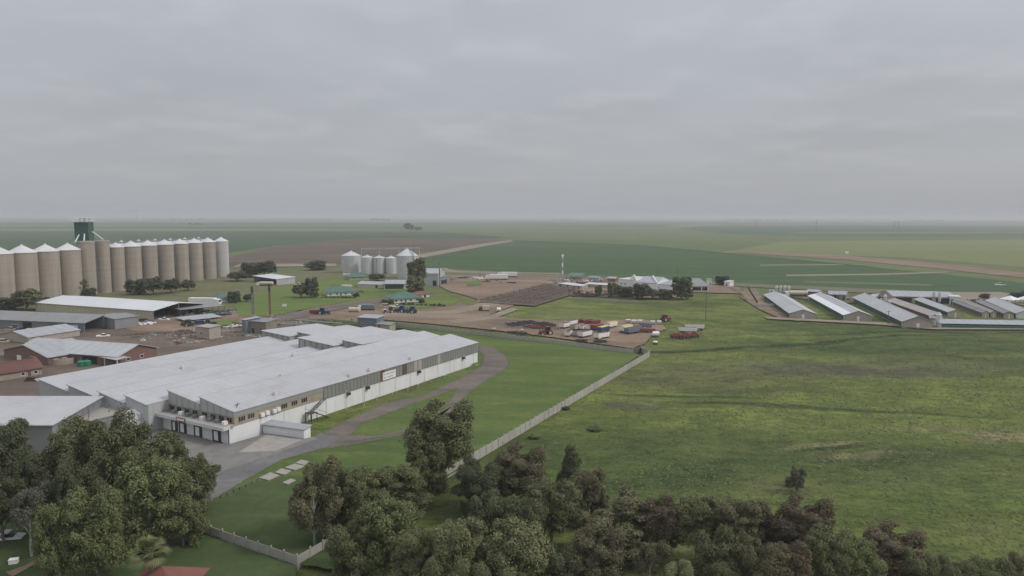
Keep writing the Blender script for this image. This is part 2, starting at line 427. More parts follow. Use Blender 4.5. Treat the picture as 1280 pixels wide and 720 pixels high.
def ground_mat():
    m, t, p = newmat('meadow_grass'); g = t.n('ShaderNodeNewGeometry').outputs['Position']
    warp = t.n('ShaderNodeVectorMath', operation='ADD')
    nz = t.n('ShaderNodeTexNoise', i_Scale=.012, i_Detail=4); m.node_tree.links.new(g, nz.inputs['Vector'])
    sc_ = t.n('ShaderNodeVectorMath', operation='SCALE'); m.node_tree.links.new(nz.outputs['Color'], sc_.inputs[0]); sc_.inputs['Scale'].default_value = 40
    m.node_tree.links.new(g, warp.inputs[0]); m.node_tree.links.new(sc_.outputs[0], warp.inputs[1]); w = warp.outputs[0]
    big = t.noise(t.scale(w, .6, 1.5, 1), .016, 5, .6); med = t.noise(t.scale(w, .8, 1.35, 1), .075, 7, .74); fin = t.noise(g, 1.1, 6, .78); vf = t.noise(g, 4.0, 3, .7)
    c = t.ramp(big, [(.32, (.104, .132, .046)), (.42, (.155, .190, .056)), (.52, (.208, .245, .070)), (.66, (.212, .222, .096))])
    sx = t.n('ShaderNodeSeparateXYZ'); m.node_tree.links.new(w, sx.inputs[0])
    edn = t.noise(t.scale(w, .7, 1.5, 1), .2, 6, .82)
    def blob(c, px, py, rx, ry, col, amt, hard=.25, tilt=0.0):
        q = G(px, py); q2 = Vector((q.x+20, q.y+20))  # centre of the warp offset
        dx = t.math('SUBTRACT', sx.outputs[0], q2.x); dy = t.math('SUBTRACT', t.math('SUBTRACT', sx.outputs[1], q2.y), t.math('MULTIPLY', dx, tilt))
        r = t.math('SQRT', t.math('ADD', t.math('POWER', t.math('ABSOLUTE', t.math('DIVIDE', dx, rx)), 2), t.math('POWER', t.math('ABSOLUTE', t.math('DIVIDE', dy, ry)), 2)))
        r = t.math('ADD', r, t.math('MULTIPLY', t.math('SUBTRACT', edn, .5), 2.4))
        mr = t.n('ShaderNodeMapRange', interpolation_type='SMOOTHSTEP'); m.node_tree.links.new(r, mr.inputs[0]); mr.inputs[1].default_value = 1+hard; mr.inputs[2].default_value = 1-hard; mr.inputs[3].default_value = 0; mr.inputs[4].default_value = amt
        return t.mix(mr.outputs[0], c, col)
    yg, dg, br, tn = (.23, .27, .072), (.075, .110, .040), (.185, .155, .120), (.30, .26, .14)  # broad yg and dg patches: grass tone plus painted cloud light and shade
    for a_ in [(1130, 470, 50, 20, yg, .5, .6), (830, 530, 26, 14, yg, .45, .6), (1240, 500, 30, 14, yg, .5, .6), (900, 470, 70, 30, yg, .7, .6), (760, 500, 22, 26, yg, .45, .6), (1100, 500, 60, 18, yg, .5, .6), (720, 385, 60, 22, yg, .5, .5), (960, 425, 50, 20, yg, .35, .6), (1010, 520, 40, 14, yg, .4, .6), (1180, 620, 16, 8, (.15, .21, .05), .6, .5), (1260, 680, 12, 8, yg, .5, .6), (1020, 670, 9, 5, yg, .5, .6),
      (1200, 430, 90, 16, dg, .7, .5), (860, 560, 40, 12, dg, .6, .6), (700, 620, 30, 14, dg, .6, .6), (1150, 580, 40, 8, dg, .35, .6), (950, 600, 30, 8, dg, .35, .6), (1060, 410, 60, 12, dg, .3, .6),
      (1040, 460, 30, 9, br, .75, .5), (880, 470, 34, 14, (.14, .125, .075), .6, .7), (1080, 455, 60, 10, (.13, .13, .085), .5, .6), (775, 508, 6, 4, br, .7, .5),
      (1222, 549, 10, 3.2, tn, .95, .35), (1255, 541, 12, 1.3, tn, .8, .5), (1000, 552, 7, 1.2, tn, .8, .4), (1055, 565, 10, 1.4, tn, .8, .4), (1160, 536, 18, 2, tn, .55, .6), (1025, 557, 6, 1.0, (.05, .05, .03), .8, .4),
      (985, 428.5, 80, 2.6, (.05, .075, .03), .95, .4, .27), (1210, 415.5, 70, 3, (.05, .075, .03), .9, .4, .06), (835, 493, 22, 1.6, dg, .9, .4, -.14), (1000, 508, 34, 1.8, dg, .9, .4, -.14), (930, 487, 26, 3, (.13, .12, .07), .5, .6)]:
        c = blob(c, *a_)
    c = t.mix(t.ramp(med, [(.44, 0.0), (.56, .85)]), c, t.mix(1.0, c, (.62, .64, .70), 'MULTIPLY'))
    m3 = t.noise(t.scale(g, .8, 1.2, 1), .34, 7, .8)
    c = t.mix(t.ramp(m3, [(.40, .8), (.52, 0.0)]), c, t.mix(1.0, c, (.62, .64, .66), 'MULTIPLY'))
    c = t.mix(t.ramp(m3, [(.54, 0.0), (.66, .6)]), c, t.mix(1.0, c, (1.38, 1.24, 1.2), 'MULTIPLY'))
    c = t.mix(t.ramp(t.noise(t.scale(w, .7, 1.5, 1), .035, 6, .7), [(.54, 0.0), (.68, .5)]), c, (.20, .20, .085))
    c = t.mix(t.ramp(t.noise(t.scale(w, .5, 1.6, 1), .024, 7, .75), [(.63, 0.0), (.70, .5)]), c, (.19, .165, .105))
    c = t.mix(t.ramp(fin, [(.36, .65), (.56, 0.0)]), c, t.mix(1.0, c, (.48, .50, .50), 'MULTIPLY'))
    c = t.mix(t.ramp(vf, [(.35, .4), (.6, 0.0)]), c, t.mix(1.0, c, (.6, .6, .6), 'MULTIPLY'))
    m.node_tree.links.new(c, p.inputs['Base Color']); p.inputs['Roughness'].default_value = .95; p.inputs['Specular IOR Level'].default_value = .1
    b = t.n('ShaderNodeBump', i_Strength=.9, i_Distance=.35); m.node_tree.links.new(fin, b.inputs['Height']); m.node_tree.links.new(b.outputs[0], p.inputs['Normal'])
    soft_edge(m, t, p, g, .06); return m
def field_mat(name, c1, c2, row=0.0, rot=0.0, scale=.01, dry=None, dryamt=.5, fine=.4):
    m, t, p = newmat(name); g = t.n('ShaderNodeNewGeometry').outputs['Position']
    mp = t.n('ShaderNodeMapping'); m.node_tree.links.new(g, mp.inputs['Vector']); mp.inputs['Rotation'].default_value = (0, 0, R(rot)); v = mp.outputs[0]
    c = t.ramp(t.noise(t.scale(v, .35, 1.4, 1), scale, 5, .6), [(.33, c1), (.67, c2)])
    if dry: c = t.mix(t.ramp(t.noise(t.scale(v, .4, 1.5, 1), scale*2.3, 6, .7), [(.52, 0.0), (.68, dryamt)]), c, dry)
    c = t.mix(t.math('MULTIPLY', t.ramp(t.noise(g, fine, 5, .7), [(.35, 1.0), (.6, 0.0)]), .35), c, tuple(x*.6 for x in c1))
    if row:
        sep = t.n('ShaderNodeSeparateXYZ'); m.node_tree.links.new(v, sep.inputs[0])
        wv = t.math('SINE', t.math('MULTIPLY', sep.outputs[1], row))
        c = t.mix(t.math('MULTIPLY', t.ramp(wv, [(.3, 0.0), (.7, 1.0)]), .25), c, tuple(x*.62 for x in c1))
    m.node_tree.links.new(c, p.inputs['Base Color']); p.inputs['Roughness'].default_value = .95; p.inputs['Specular IOR Level'].default_value = .1
    soft_edge(m, t, p, g, min(.9, fine*1.2)); return m
FM = {
 'meadow': ground_mat(),
 'plain': field_mat('plain_grass', (.105, .135, .055), (.155, .175, .075), scale=.0016, dry=(.15, .15, .075), dryamt=.6, fine=.02),
 'crop': field_mat('crop_green', (.055, .100, .042), (.075, .125, .050), row=.12, rot=4, scale=.004, fine=.05),
 'crop_dark': field_mat('crop_dark', (.052, .092, .046), (.072, .115, .055), scale=.004, fine=.05),
 'crop_light': field_mat('crop_light', (.10, .14, .052), (.135, .175, .066), scale=.003, fine=.05),
 'olive': field_mat('field_olive', (.16, .185, .07), (.20, .215, .085), scale=.003, dry=(.17, .15, .08), fine=.05),
 'plough': field_mat('ploughed', (.095, .072, .056), (.19, .150, .112), row=.12, rot=8, scale=.022, dry=(.085, .10, .055), dryamt=.9, fine=.06),
 'dirt': field_mat('dirt', (.185, .132, .098), (.315, .228, .168), scale=.035, dry=(.125, .115, .080), dryamt=.65, fine=.6),
 'dirt_dark': field_mat('dirt_dark', (.125, .098, .082), (.215, .165, .13), scale=.05, dry=(.085, .085, .06), dryamt=.6, fine=.7),
 'dust': field_mat('dust', (.24, .20, .155), (.33, .28, .22), scale=.04, dry=(.16, .15, .09), dryamt=.5, fine=.6),
 'lawn': field_mat('lawn', (.105, .150, .044), (.150, .205, .056), scale=.03, dry=(.19, .20, .075), dryamt=.5, fine=.8),
 'mown': field_mat('mown_grass', (.078, .115, .038), (.128, .176, .052), scale=.045, dry=(.185, .205, .072), dryamt=.75, fine=.8),
 'dark_grass': field_mat('dark_grass', (.058, .085, .034), (.085, .118, .044), scale=.06, dry=(.115, .13, .055), dryamt=.4, fine=.8),
 'verge': field_mat('verge', (.125, .135, .062), (.175, .172, .085), scale=.03, dry=(.21, .175, .125), dryamt=.85, fine=.3),
 'tanpatch': field_mat('dry_grass', (.15, .14, .065), (.24, .205, .11), scale=.08, dry=(.10, .12, .04), dryamt=.8, fine=.8),
 'gravel': field_mat('gravel', (.125, .112, .106), (.215, .18, .155), scale=.12, dry=(.14, .15, .07), dryamt=.9, fine=.9),
 'tar': field_mat('tar', (.145, .142, .146), (.205, .20, .198), scale=.12, dry=(.22, .19, .16), dryamt=.7, fine=.9),
}
E = 24000
gr = flat('ground', [Vector((-E, -300)), Vector((E, -300)), Vector((E, E)), Vector((-E, E))], 0, FM['plain'])
# the near meadow; the plain beyond it
flat('meadow', [Vector((-420, -100)), Vector((520, -100)), (1500, 450), (1500, 392), (1100, 380), (905, 366), (860, 366), (620, 362), (420, 368), (300, 362), (-150, 362)], .02, FM['meadow'], 1.0, 25)
Z = [.04]
def zz(): Z[0] += .012; return Z[0]
# far strips of fields
def field(m, *pts, name='field', jit=0.0, step=0.0):
    if name == 'field' and not jit and m != 'dust': jit = 14 if all(p[1] < 300 for p in pts) else 4
    return flat(name, list(pts), zz(), FM[m], jit, step)
field('crop_light', (-200, 282), (620, 281), (640, 284), (500, 288), (-200, 288))
field('crop_dark', (-200, 279), (380, 278), (700, 280.5), (560, 281.5), (-200, 280.6))
field('olive', (-200, 275.5), (500, 276.2), (500, 277.2), (-200, 277))
field('crop_dark', (-200, 289), (300, 289), (560, 290), (470, 297), (345, 307), (288, 316), (-200, 316))
field('crop_dark', (-200, 304), (0, 303), (285, 289.5), (285, 291.5), (0, 307), (-200, 310))
field('plough', (200, 335), (288, 321), (345, 308), (440, 298), (560, 296.5), (636, 299.5), (590, 307), (520, 320), (505, 327), (400, 333), (300, 337), jit=.8, step=20)
field('crop', (512, 336), (530, 322), (600, 309), (645, 301), (800, 307), (950, 320), (1085, 333), (1200, 345), (1290, 355), (1290, 366), (1120, 366), (960, 360), (800, 352), (700, 346), (560, 342), (512, 341))
field('crop_dark', (950, 350), (1130, 346), (1290, 357), (1290, 372), (1150, 366), (980, 358))
field('dust', (983, 343.5), (1110, 342), (1185, 339.5), (1185, 340.8), (1110, 343.6), (983, 345.2))
field('dust', (950, 331), (1060, 330.5), (1060, 331.4), (950, 332))
field('verge', (1010, 351.5), (1165, 355.5), (1165, 357.5), (1000, 353))
field('olive', (900, 316), (980, 302), (1290, 299), (1500, 300), (1500, 345), (1290, 335), (1130, 322))
field('crop_light', (640, 296), (900, 298), (960, 303), (890, 315), (770, 303), (645, 299.5))
field('crop_dark', (835, 283), (1030, 281), (1290, 283), (1500, 284), (1500, 296), (1290, 295), (1080, 297), (900, 292))
field('crop_light', (950, 296.5), (1290, 296), (1290, 298), (980, 301))
field('crop_dark', (640, 277.5), (1290, 277), (1290, 279), (900, 280), (640, 279.5))
field('olive', (840, 283), (900, 280.2), (905, 281), (850, 284.5))
field('crop_dark', (380, 290), (560, 290.5), (640, 297.5), (600, 298), (440, 297))
field('dust', (505, 328), (520, 319), (590, 306.5), (640, 300), (646, 301), (600, 309), (530, 322), (512, 331), jit=.3, step=15)
field('crop_dark', (-200, 284), (250, 283.4), (560, 284), (500, 285.5), (-200, 286))
field('olive', (-200, 286.6), (380, 286), (520, 287), (300, 288.6), (-200, 289))
field('crop', (640, 281), (840, 280.5), (830, 283.5), (700, 283.5))
field('crop_dark', (1290, 286), (1500, 286), (1500, 289), (1040, 289), (1020, 287))
field('olive', (1000, 290.5), (1290, 290), (1290, 291.5), (980, 292))
field('crop_dark', (560, 276), (830, 275.6), (830, 276.4), (560, 276.8))
# country roads
field('crop_dark', (640, 300.3), (800, 306.5), (900, 315.5), (950, 320.5), (1085, 333), (1085, 334), (950, 321.8), (900, 316.6), (800, 307.4), (640, 301.2), name='field_edge')
field('dirt', (905, 313), (1060, 320), (1180, 330), (1300, 344), (1400, 356), (1400, 364), (1300, 350), (1180, 337), (1060, 325), (950, 318), name='dirt_road', jit=.8, step=25)
field('verge', (-200, 366), (300, 346), (420, 334), (512, 335), (700, 343), (960, 356), (1290, 370), (1290, 378), (960, 360.5), (700, 348), (600, 345), (520, 346), (430, 342), (300, 358), (-200, 384), name='verge')
field('tar', (-200, 372), (200, 358), (330, 347), (430, 337), (512, 338), (700, 345.2), (960, 357.5), (1290, 372.5), (1290, 374), (960, 358.6), (700, 346.4), (512, 339.4), (440, 338.8), (330, 349.5), (200, 361), (-200, 377), name='road')
field('dust', (300, 330), (420, 330), (420, 333), (290, 334.5), name='dirt_road', jit=.4, step=10)
field('dust', (512, 337), (560, 335.5), (560, 337), (580, 339.6), (700, 341.8), (700, 343.2), (580, 341), (512, 339), name='dirt_road')
field('verge', (-200, 384), (300, 350), (430, 338), (520, 342), (560, 344), (548, 356), (470, 362), (405, 372), (300, 392), (180, 396), (-200, 400), name='verge', jit=.6, step=5)
# yards
field('dirt', (552, 344), (640, 346), (740, 349), (905, 355), (935, 368), (905, 366), (860, 363), (845, 372), (792, 375), (700, 368), (650, 380), (610, 395), (640, 399), (700, 402), (760, 402), (800, 399), (826, 406), (833, 412), (815, 420), (806, 431), (790, 437), (700, 424), (620, 414), (520, 404), (470, 400), (430, 412), (330, 424), (250, 424), (330, 400), (395, 385), (470, 372), (548, 371), (590, 384), (598, 375), (560, 364), (548, 357), name='dirt_yard', jit=.7, step=8)
field('dirt_dark', (600, 404), (632, 400), (690, 404), (700, 414), (640, 412), name='dirt_yard', jit=.6, step=5)
field('dust', (480, 392), (560, 389), (610, 378), (650, 362), (720, 352), (725, 356), (660, 368), (618, 384), (560, 395), (480, 397), name='dirt_road', jit=.6, step=5)
field('dust', (560, 402), (610, 396), (640, 385), (648, 388), (618, 399), (575, 406), name='dirt_road', jit=.5, step=4)
field('dirt_dark', (-160, 405), (100, 398), (200, 395), (290, 386), (360, 384), (390, 400), (420, 425), (350, 450), (250, 460), (190, 480), (90, 520), (-160, 530), name='dirt_yard', jit=.7, step=6)
field('dirt', (130, 405), (200, 400), (290, 388), (330, 398), (250, 415), (170, 415), name='dirt_yard', jit=.7, step=5)
field('dirt', (930, 362), (945, 362), (955, 378), (990, 396), (1000, 403), (975, 399), (950, 388), (925, 372), name='dirt_road', jit=.5, step=5)
field('dirt', (845, 354), (900, 356), (925, 360), (925, 368), (860, 366), name='dirt_yard', jit=.4, step=6)
field('dust', (955, 397), (1050, 402), (1100, 404), (1170, 411), (1290, 412), (1290, 413.5), (1165, 413), (1095, 407), (1040, 404), (960, 400), name='dirt_road', jit=.4, step=5)
field('dust', (1110, 366), (1250, 366), (1290, 372), (1290, 384), (1245, 378), (1200, 380), (1110, 372), name='dirt_yard', jit=.5, step=8)
field('dirt_dark', (960, 368), (1030, 372), (1060, 372), (1100, 376), (1110, 382), (1060, 380), (1000, 374), name='dirt_yard', jit=.5, step=8)
# green plots inside the yards
field('lawn', (290, 386), (300, 376), (330, 364), (375, 358), (400, 352), (420, 350), (405, 372), (480, 365), (480, 372), (400, 384), (340, 396), (300, 396), name='lawn', jit=.7, step=5)
field('lawn', (405, 350), (450, 346), (480, 350), (480, 360), (420, 358), name='lawn', jit=.6, step=5)
field('lawn', (478, 384), (520, 376), (545, 366), (575, 376), (565, 383), (520, 388), name='lawn', jit=.6, step=4)
field('lawn', (450, 363), (520, 362), (500, 370), (462, 373), name='lawn', jit=.6, step=4)
field('lawn', (582, 353), (600, 352), (603, 357), (584, 359), name='lawn', jit=.5, step=4)
field('gravel', (330, 400), (400, 386), (470, 375), (550, 369), (552, 371), (480, 379), (410, 391), (350, 404), name='dirt_road', jit=.5, step=5)
field('lawn', (265, 404), (298, 401), (300, 408), (270, 410), name='lawn', jit=.4, step=4)
field('dark_grass', (360, 402), (410, 400), (480, 408), (520, 411), (560, 415), (560, 419), (500, 412), (420, 410), name='verge', jit=.4, step=4)
# factory surrounds
field('mown', (500, 410), (592, 418), (700, 428), (790, 443), (800, 446), (700, 510), (592, 577), (560, 600), (380, 710), (200, 655), (250, 620), (400, 545), (590, 460), (597, 440), name='lawn', jit=.3, step=4)
field('dark_grass', (225, 640), (300, 612), (350, 600), (430, 600), (430, 720), (380, 712), (215, 658), name='lawn', jit=.6, step=3)
field('dark_grass', (-120, 650), (215, 660), (370, 712), (370, 760), (-120, 800), name='verge', jit=.3, step=3)
field('gravel', (395, 552), (430, 531), (480, 508), (530, 497), (575, 476), (600, 462), (606, 447), (598, 440), (600, 434), (617, 437), (632, 447), (637, 457), (628, 468), (605, 480), (588, 492), (572, 508), (558, 508), (572, 488), (548, 497), (520, 507), (480, 522), (452, 533), (438, 548), (470, 549), (510, 539), (540, 528), (560, 510), (572, 508), (562, 525), (517, 545), (450, 558), (400, 566), name='gravel_track', jit=1.5, step=2.5)
field('tar', (160, 690), (215, 655), (250, 618), (283, 590), (345, 570), (385, 552), (400, 545), (425, 552), (405, 564), (352, 579), (305, 606), (262, 632), (200, 690), name='road', jit=.5, step=3)
flat('loading_apron', [(268, 601), (215, 622), (120, 600), (150, 548), (204, 538), (284, 560.5), (335, 545), (380, 553), (392, 550), (398, 553), (345, 571), (283, 592)], zz(), MT['apron'])
flat('loading_pad', [(298, 570), (334, 547), (378, 554), (345, 568)], zz(), MT['concrete_light'])
for k, q in enumerate([[(324, 603), (338, 596), (349, 600), (336, 606)], [(344, 596), (352, 591), (364, 594), (356, 599)], [(356, 590), (368, 585), (381, 588), (369, 593)], [(369, 584), (377, 580), (386, 582), (381, 587)], [(353, 609), (364, 604), (370, 606), (360, 611)]]):
    b = MB(); P = [G(*p) for p in q]; b.hexa([(p.x, p.y, .0) for p in P]+[(p.x, p.y, Z[0]+.12) for p in P])
    o = b.build('concrete_slab', MT['concrete']); tag(o, ['pale concrete slab lying in grass beside the road, nearest the bottom corner', 'second concrete slab from the lower end of the row in the grass', 'third concrete slab from the lower end of the row in the grass', 'concrete slab at the upper end of the row beside the road', 'broken concrete slab lying apart from the row, beside the brown tree'][k], 'slab', 'concrete slabs in the grass by the road')
# meadow marks

def tufts(name, n, quad, seed, size, mats, keep=None):
    r = np.random.default_rng(seed); P = [np.array(V2(p)[:]) for p in quad]
    u, v = r.random(n), r.random(n); fade = np.minimum(np.minimum(u, 1-u), np.minimum(v, 1-v))*5; kk = r.random(n) < fade; u, v = u[kk], v[kk]; n = len(u); xy = (P[0]*(1-u)[:, None]+P[1]*u[:, None])*(1-v)[:, None]+(P[3]*(1-u)[:, None]+P[2]*u[:, None])*v[:, None]
    # gather into drifts
    k = np.sin(xy[:, 0]*.21+2*np.sin(xy[:, 1]*.13))*np.cos(xy[:, 1]*.27+1.5*np.sin(xy[:, 0]*.09))+.6*np.sin(xy[:, 0]*.9+xy[:, 1]*.7)*np.cos(xy[:, 1]*1.3)
    xy = xy[k+r.normal(size=n)*.8 > -.05]; m = len(xy); a = r.uniform(0, 3.14, m); w = size*r.uniform(.4, 1.5, m); h = w*r.uniform(.12, .5, m)
    dx, dy = np.cos(a)*w*.5, np.sin(a)*w*.5; z = np.full(m, .05); lx, ly = r.normal(size=m)*.5*w, r.uniform(.3, .9, m)*w
    q = np.stack([np.stack([xy[:, 0]-dx, xy[:, 1]-dy, z], 1), np.stack([xy[:, 0]+dx, xy[:, 1]+dy, z], 1), np.stack([xy[:, 0]+dx*.7+lx, xy[:, 1]+dy*.7+ly, z+h], 1), np.stack([xy[:, 0]-dx*.6+lx, xy[:, 1]-dy*.6+ly, z+h*.9], 1)], 1).reshape(-1, 3)
    me = bpy.data.meshes.new(name); me.vertices.add(4*m); me.loops.add(4*m); me.polygons.add(m)
    me.vertices.foreach_set('co', q.ravel()); me.loops.foreach_set('vertex_index', np.arange(4*m, dtype=np.int32)); me.polygons.foreach_set('loop_start', np.arange(0, 4*m, 4, dtype=np.int32)); me.update(calc_edges=True)
    me.materials.append(mats); return link(name, me)
gm = leaf_mat('tuft_blades', (.070, .095, .036), (.098, .128, .044), (.120, .146, .052))
gm2 = leaf_mat('weed_blades', (.065, .092, .036), (.10, .135, .048), (.15, .18, .065))
for nm_, n_, qd, sd, sz_, mm_, lb_ in (('meadow_tufts', 70000, [(500, 800), (1600, 760), (1500, 470), (700, 470)], 1, .30, gm, 'coarse grass tufts across the near meadow'), ('meadow_tufts', 42000, [(600, 600), (1600, 600), (1600, 392), (780, 400)], 2, .42, gm, 'coarse grass tufts across the far meadow'),
    ('verge_weeds', 14000, [(150, 662), (380, 722), (380, 760), (100, 740)], 3, .4, gm2, 'rank weeds outside the bottom left wall'), ('lawn_tufts', 16000, [(240, 640), (560, 640), (780, 450), (560, 560)], 4, .25, gm, 'short grass tufts on the fenced lawn')):
    o = tufts(nm_, n_, qd, sd, sz_, mm_); tag(o, lb_, 'grass', None, 'stuff')

# ------------------------------------------------------------------ generic buildings
def frame(N, Rr, L, long_=False):
    if long_:
        N, L2, rx = V2(N), V2(L), Rr[0]; ey = (L2-N); Dp = ey.length; ey /= Dp; ex = Vector((ey.y, -ey.x))
        pj = lambda w: (lambda v: 640-F*v.x/v.z)(M3.transposed() @ Vector((w.x, w.y, -H)))
        W = min((abs(pj(N+ex*(k*.1))-rx), k*.1) for k in range(20, 400))[1]
        return N, math.atan2(ex.y, ex.x), W, Dp
    N, Rr, L = V2(N), V2(Rr), V2(L); ex = (Rr-N); W = ex.length; ex /= W; ey = Vector((-ex.y, ex.x)); Dp = (L-N).dot(ey)
    return N, math.atan2(ex.y, ex.x), W, max(2.0, Dp)
def shed(name, label, cat, N, Rr, L, he, hr, ridge='y', wall='wall_grey', roof='roof_grey', skip=(), feats=(), over=.35, group=None, inside='interior', depth=None, th=.16, floor=None, long_=False):
    """walls F (y=0), B (y=D), S (x=0), E (x=W). ridge: 'x','y' gable, 'mx','my' monopitch rising along x / y, 'hip'"""
    N, ang, W, Dp = frame(N, Rr, L, long_) if depth is None else (V2(N), 0, 0, 0)
    if depth is not None:
        a, b = V2(N), V2(Rr); ex = b-a; W = ex.length; ang = math.atan2(ex.y, ex.x); Dp = depth; N = a
    t = thing(name, label, cat, (N.x, N.y, 0), ang, group); T = .2
    def zt(x, y):
        if ridge == 'y': return he+(hr-he)*(1-abs(x-W/2)/(W/2))
        if ridge == 'x': return he+(hr-he)*(1-abs(y-Dp/2)/(Dp/2))
        if ridge == 'mx': return he+(hr-he)*x/W
        if ridge == 'my': return he+(hr-he)*y/Dp
        return he
    b = MB()
    def wallface(key):
        if key in skip: return
        if key in 'FB':
            y0, y1 = (0, T) if key == 'F' else (Dp-T, Dp)
            xs = [0, W/2, W] if ridge == 'y' else [0, W]
            prof = [(0, 0), (W, 0)]+[(x, zt(x, y0)-.02) for x in reversed(xs)]
            b.prism(prof, 'y', y0, y1)
        else:
            x0, x1 = (0, T) if key == 'S' else (W-T, W)
            ys = [T, Dp/2, Dp-T] if ridge == 'x' else [T, Dp-T]
            prof = [(T, 0), (Dp-T, 0)]+[(y, zt(x0, y)-.02) for y in reversed(ys)]
            b.prism(prof, 'x', x0, x1)
    for k in 'FBSE': wallface(k)
    b.build('wall', MT[wall], t)
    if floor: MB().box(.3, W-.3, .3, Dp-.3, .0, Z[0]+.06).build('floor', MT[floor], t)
    if skip:
        p = MB()
        for x in ([.15, W-.15] if W < 14 else [.15, W/2, W-.15]):
            for y in (.15, Dp-.15): p.box(x-.14, x+.14, y-.14, y+.14, 0, zt(x, y)-.05)
        p.build('corner_post', MT['steel_grey'], t)
    r = MB(); o = over
    if ridge == 'y':
        s = (hr-he)/(W/2)
        r.slab([(-o, -o, he-s*o+th), (W/2, -o, hr+th), (W/2, Dp+o, hr+th), (-o, Dp+o, he-s*o+th)], th)
        r.slab([(W/2, -o, hr+th), (W+o, -o, he-s*o+th), (W+o, Dp+o, he-s*o+th), (W/2, Dp+o, hr+th)], th)
    elif ridge == 'x':
        s = (hr-he)/(Dp/2)
        r.slab([(-o, -o, he-s*o+th), (W+o, -o, he-s*o+th), (W+o, Dp/2, hr+th), (-o, Dp/2, hr+th)], th)
        r.slab([(-o, Dp/2, hr+th), (W+o, Dp/2, hr+th), (W+o, Dp+o, he-s*o+th), (-o, Dp+o, he-s*o+th)], th)
    elif ridge in ('mx', 'my'):
        f = lambda x, y: zt(x, y)+th
        r.slab([(-o, -o, f(-o, -o)), (W+o, -o, f(W+o, -o)), (W+o, Dp+o, f(W+o, Dp+o)), (-o, Dp+o, f(-o, Dp+o))], th)
    else:
        k = min(W, Dp)/2; o = max(o, .6)
        if W >= Dp: a1, a2 = (k, Dp/2, hr), (W-k, Dp/2, hr)
        else: a1, a2 = (W/2, k, hr), (W/2, Dp-k, hr)
        c = [(-o, -o, he), (W+o, -o, he), (W+o, Dp+o, he), (-o, Dp+o, he)]
        if W >= Dp:
            r.poly([c[0], c[1], a2, a1]); r.poly([c[1], c[2], a2]); r.poly([c[2], c[3], a1, a2]); r.poly([c[3], c[0], a1])
        else:
            r.poly([c[0], c[1], a1]); r.poly([c[1], c[2], a2, a1]); r.poly([c[2], c[3], a2]); r.poly([c[3], c[0], a1, a2])
        r.slab([(x, y, z) for x, y, z in c], .12)
    rf = r.build('roof', MT[roof], t)
    if ridge in 'xy':
        rd = MB()
        if ridge == 'y': rd.prism([(W/2-.3, hr+th-.08), (W/2+.3, hr+th-.08), (W/2, hr+th+.1)], 'y', -o, Dp+o)
        else: rd.prism([(Dp/2-.3, hr+th-.08), (Dp/2+.3, hr+th-.08), (Dp/2, hr+th+.1)], 'x', -o, W+o)
        rd.build('ridge_cap', MT[roof], rf)
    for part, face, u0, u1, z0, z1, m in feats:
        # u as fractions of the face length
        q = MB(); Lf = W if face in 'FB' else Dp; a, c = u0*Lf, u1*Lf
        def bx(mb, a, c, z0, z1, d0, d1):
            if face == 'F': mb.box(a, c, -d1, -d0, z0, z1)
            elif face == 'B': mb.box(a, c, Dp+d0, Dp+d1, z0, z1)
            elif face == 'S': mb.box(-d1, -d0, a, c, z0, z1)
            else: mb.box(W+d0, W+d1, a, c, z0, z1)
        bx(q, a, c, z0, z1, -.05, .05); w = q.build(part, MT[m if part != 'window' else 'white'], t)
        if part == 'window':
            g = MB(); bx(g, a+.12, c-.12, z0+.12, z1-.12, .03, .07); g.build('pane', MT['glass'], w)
    return t, W, Dp

# ------------------------------------------------------------------ the factory
O = G(286, 559); Far = G(597, 455); ex = (Far-O).normalized(); ey = Vector((-ex.y, ex.x)); FL = (Far-O).length
ang = math.atan2(ex.y, ex.x)
def loc_of(px, py, z=0):
    d = G(px, py, z)-O; return d.dot(ex), d.dot(ey)
fac = thing('factory', 'long low factory with white sawtooth roofs, white walls and grey ribbed upper cladding', 'factory', (O.x, O.y, 0), ang)
X0 = 1.6; TH = .14
bays = [(0, 10.3, X0, FL, 6.75, 8.5), (10.3, 20.8, X0, FL, 7.0, 8.6), (20.8, 28.4, -3.4, FL, 6.5, 7.7), (28.4, 37.8, -3.6, FL, 5.9, 7.3), (37.8, 50, -3.6, FL, 5.8, 7.3), (50, 62.5, -3.6, FL, 5.7, 7.2), (62.5, 67, -2, FL, 5.5, 6.2)]
for i, (y0, y1, xa, xb, zl, zh) in enumerate(bays):
    if i >= 3: xb = [0, 0, 0, 61, 66, 69, 69][i]
    r = MB(); o0 = .3 if i == 0 else .02
    r.slab([(xa-.3, y0-o0, zl+TH), (xb+.3, y0-o0, zl+TH), (xb+.3, y1+.25, zh+TH), (xa-.3, y1+.25, zh+TH)], TH)
    rf = r.build('roof', MT['roof_white'], fac)
    c = MB(); c.box(xa-.3, xb+.3, y1+.26, y1+.32, zh-.05, zh+TH+.015); c.build('shade_flashing', MT['roof_dull'], rf)  # flashing strip coloured dark to paint shade along each bay step
    # sawtooth end walls and riser
    e = MB(); e.prism([(y0+.01, 4.0 if i < 2 else 0), (y1-.01, 4.0 if i < 2 else 0), (y1-.01, zh-.02), (y0+.01, zl-.02)], 'x', xa, xa+.2)
    e.prism([(y0+.01, 0), (y1-.01, 0), (y1-.01, zh-.02), (y0+.01, zl-.02)], 'x', xb-.2, xb)
    e.box(xa+.2, xb-.2, y1-.2, y1-.02, 3, zh-.03)
    if i == 2: e.box(xa+.01, X0-.02, y0+.01, y0+.2, 0, zl-.05)
    e.build('wall', MT['wall_pale'] if i >= 2 else MT['wall_white'], fac)
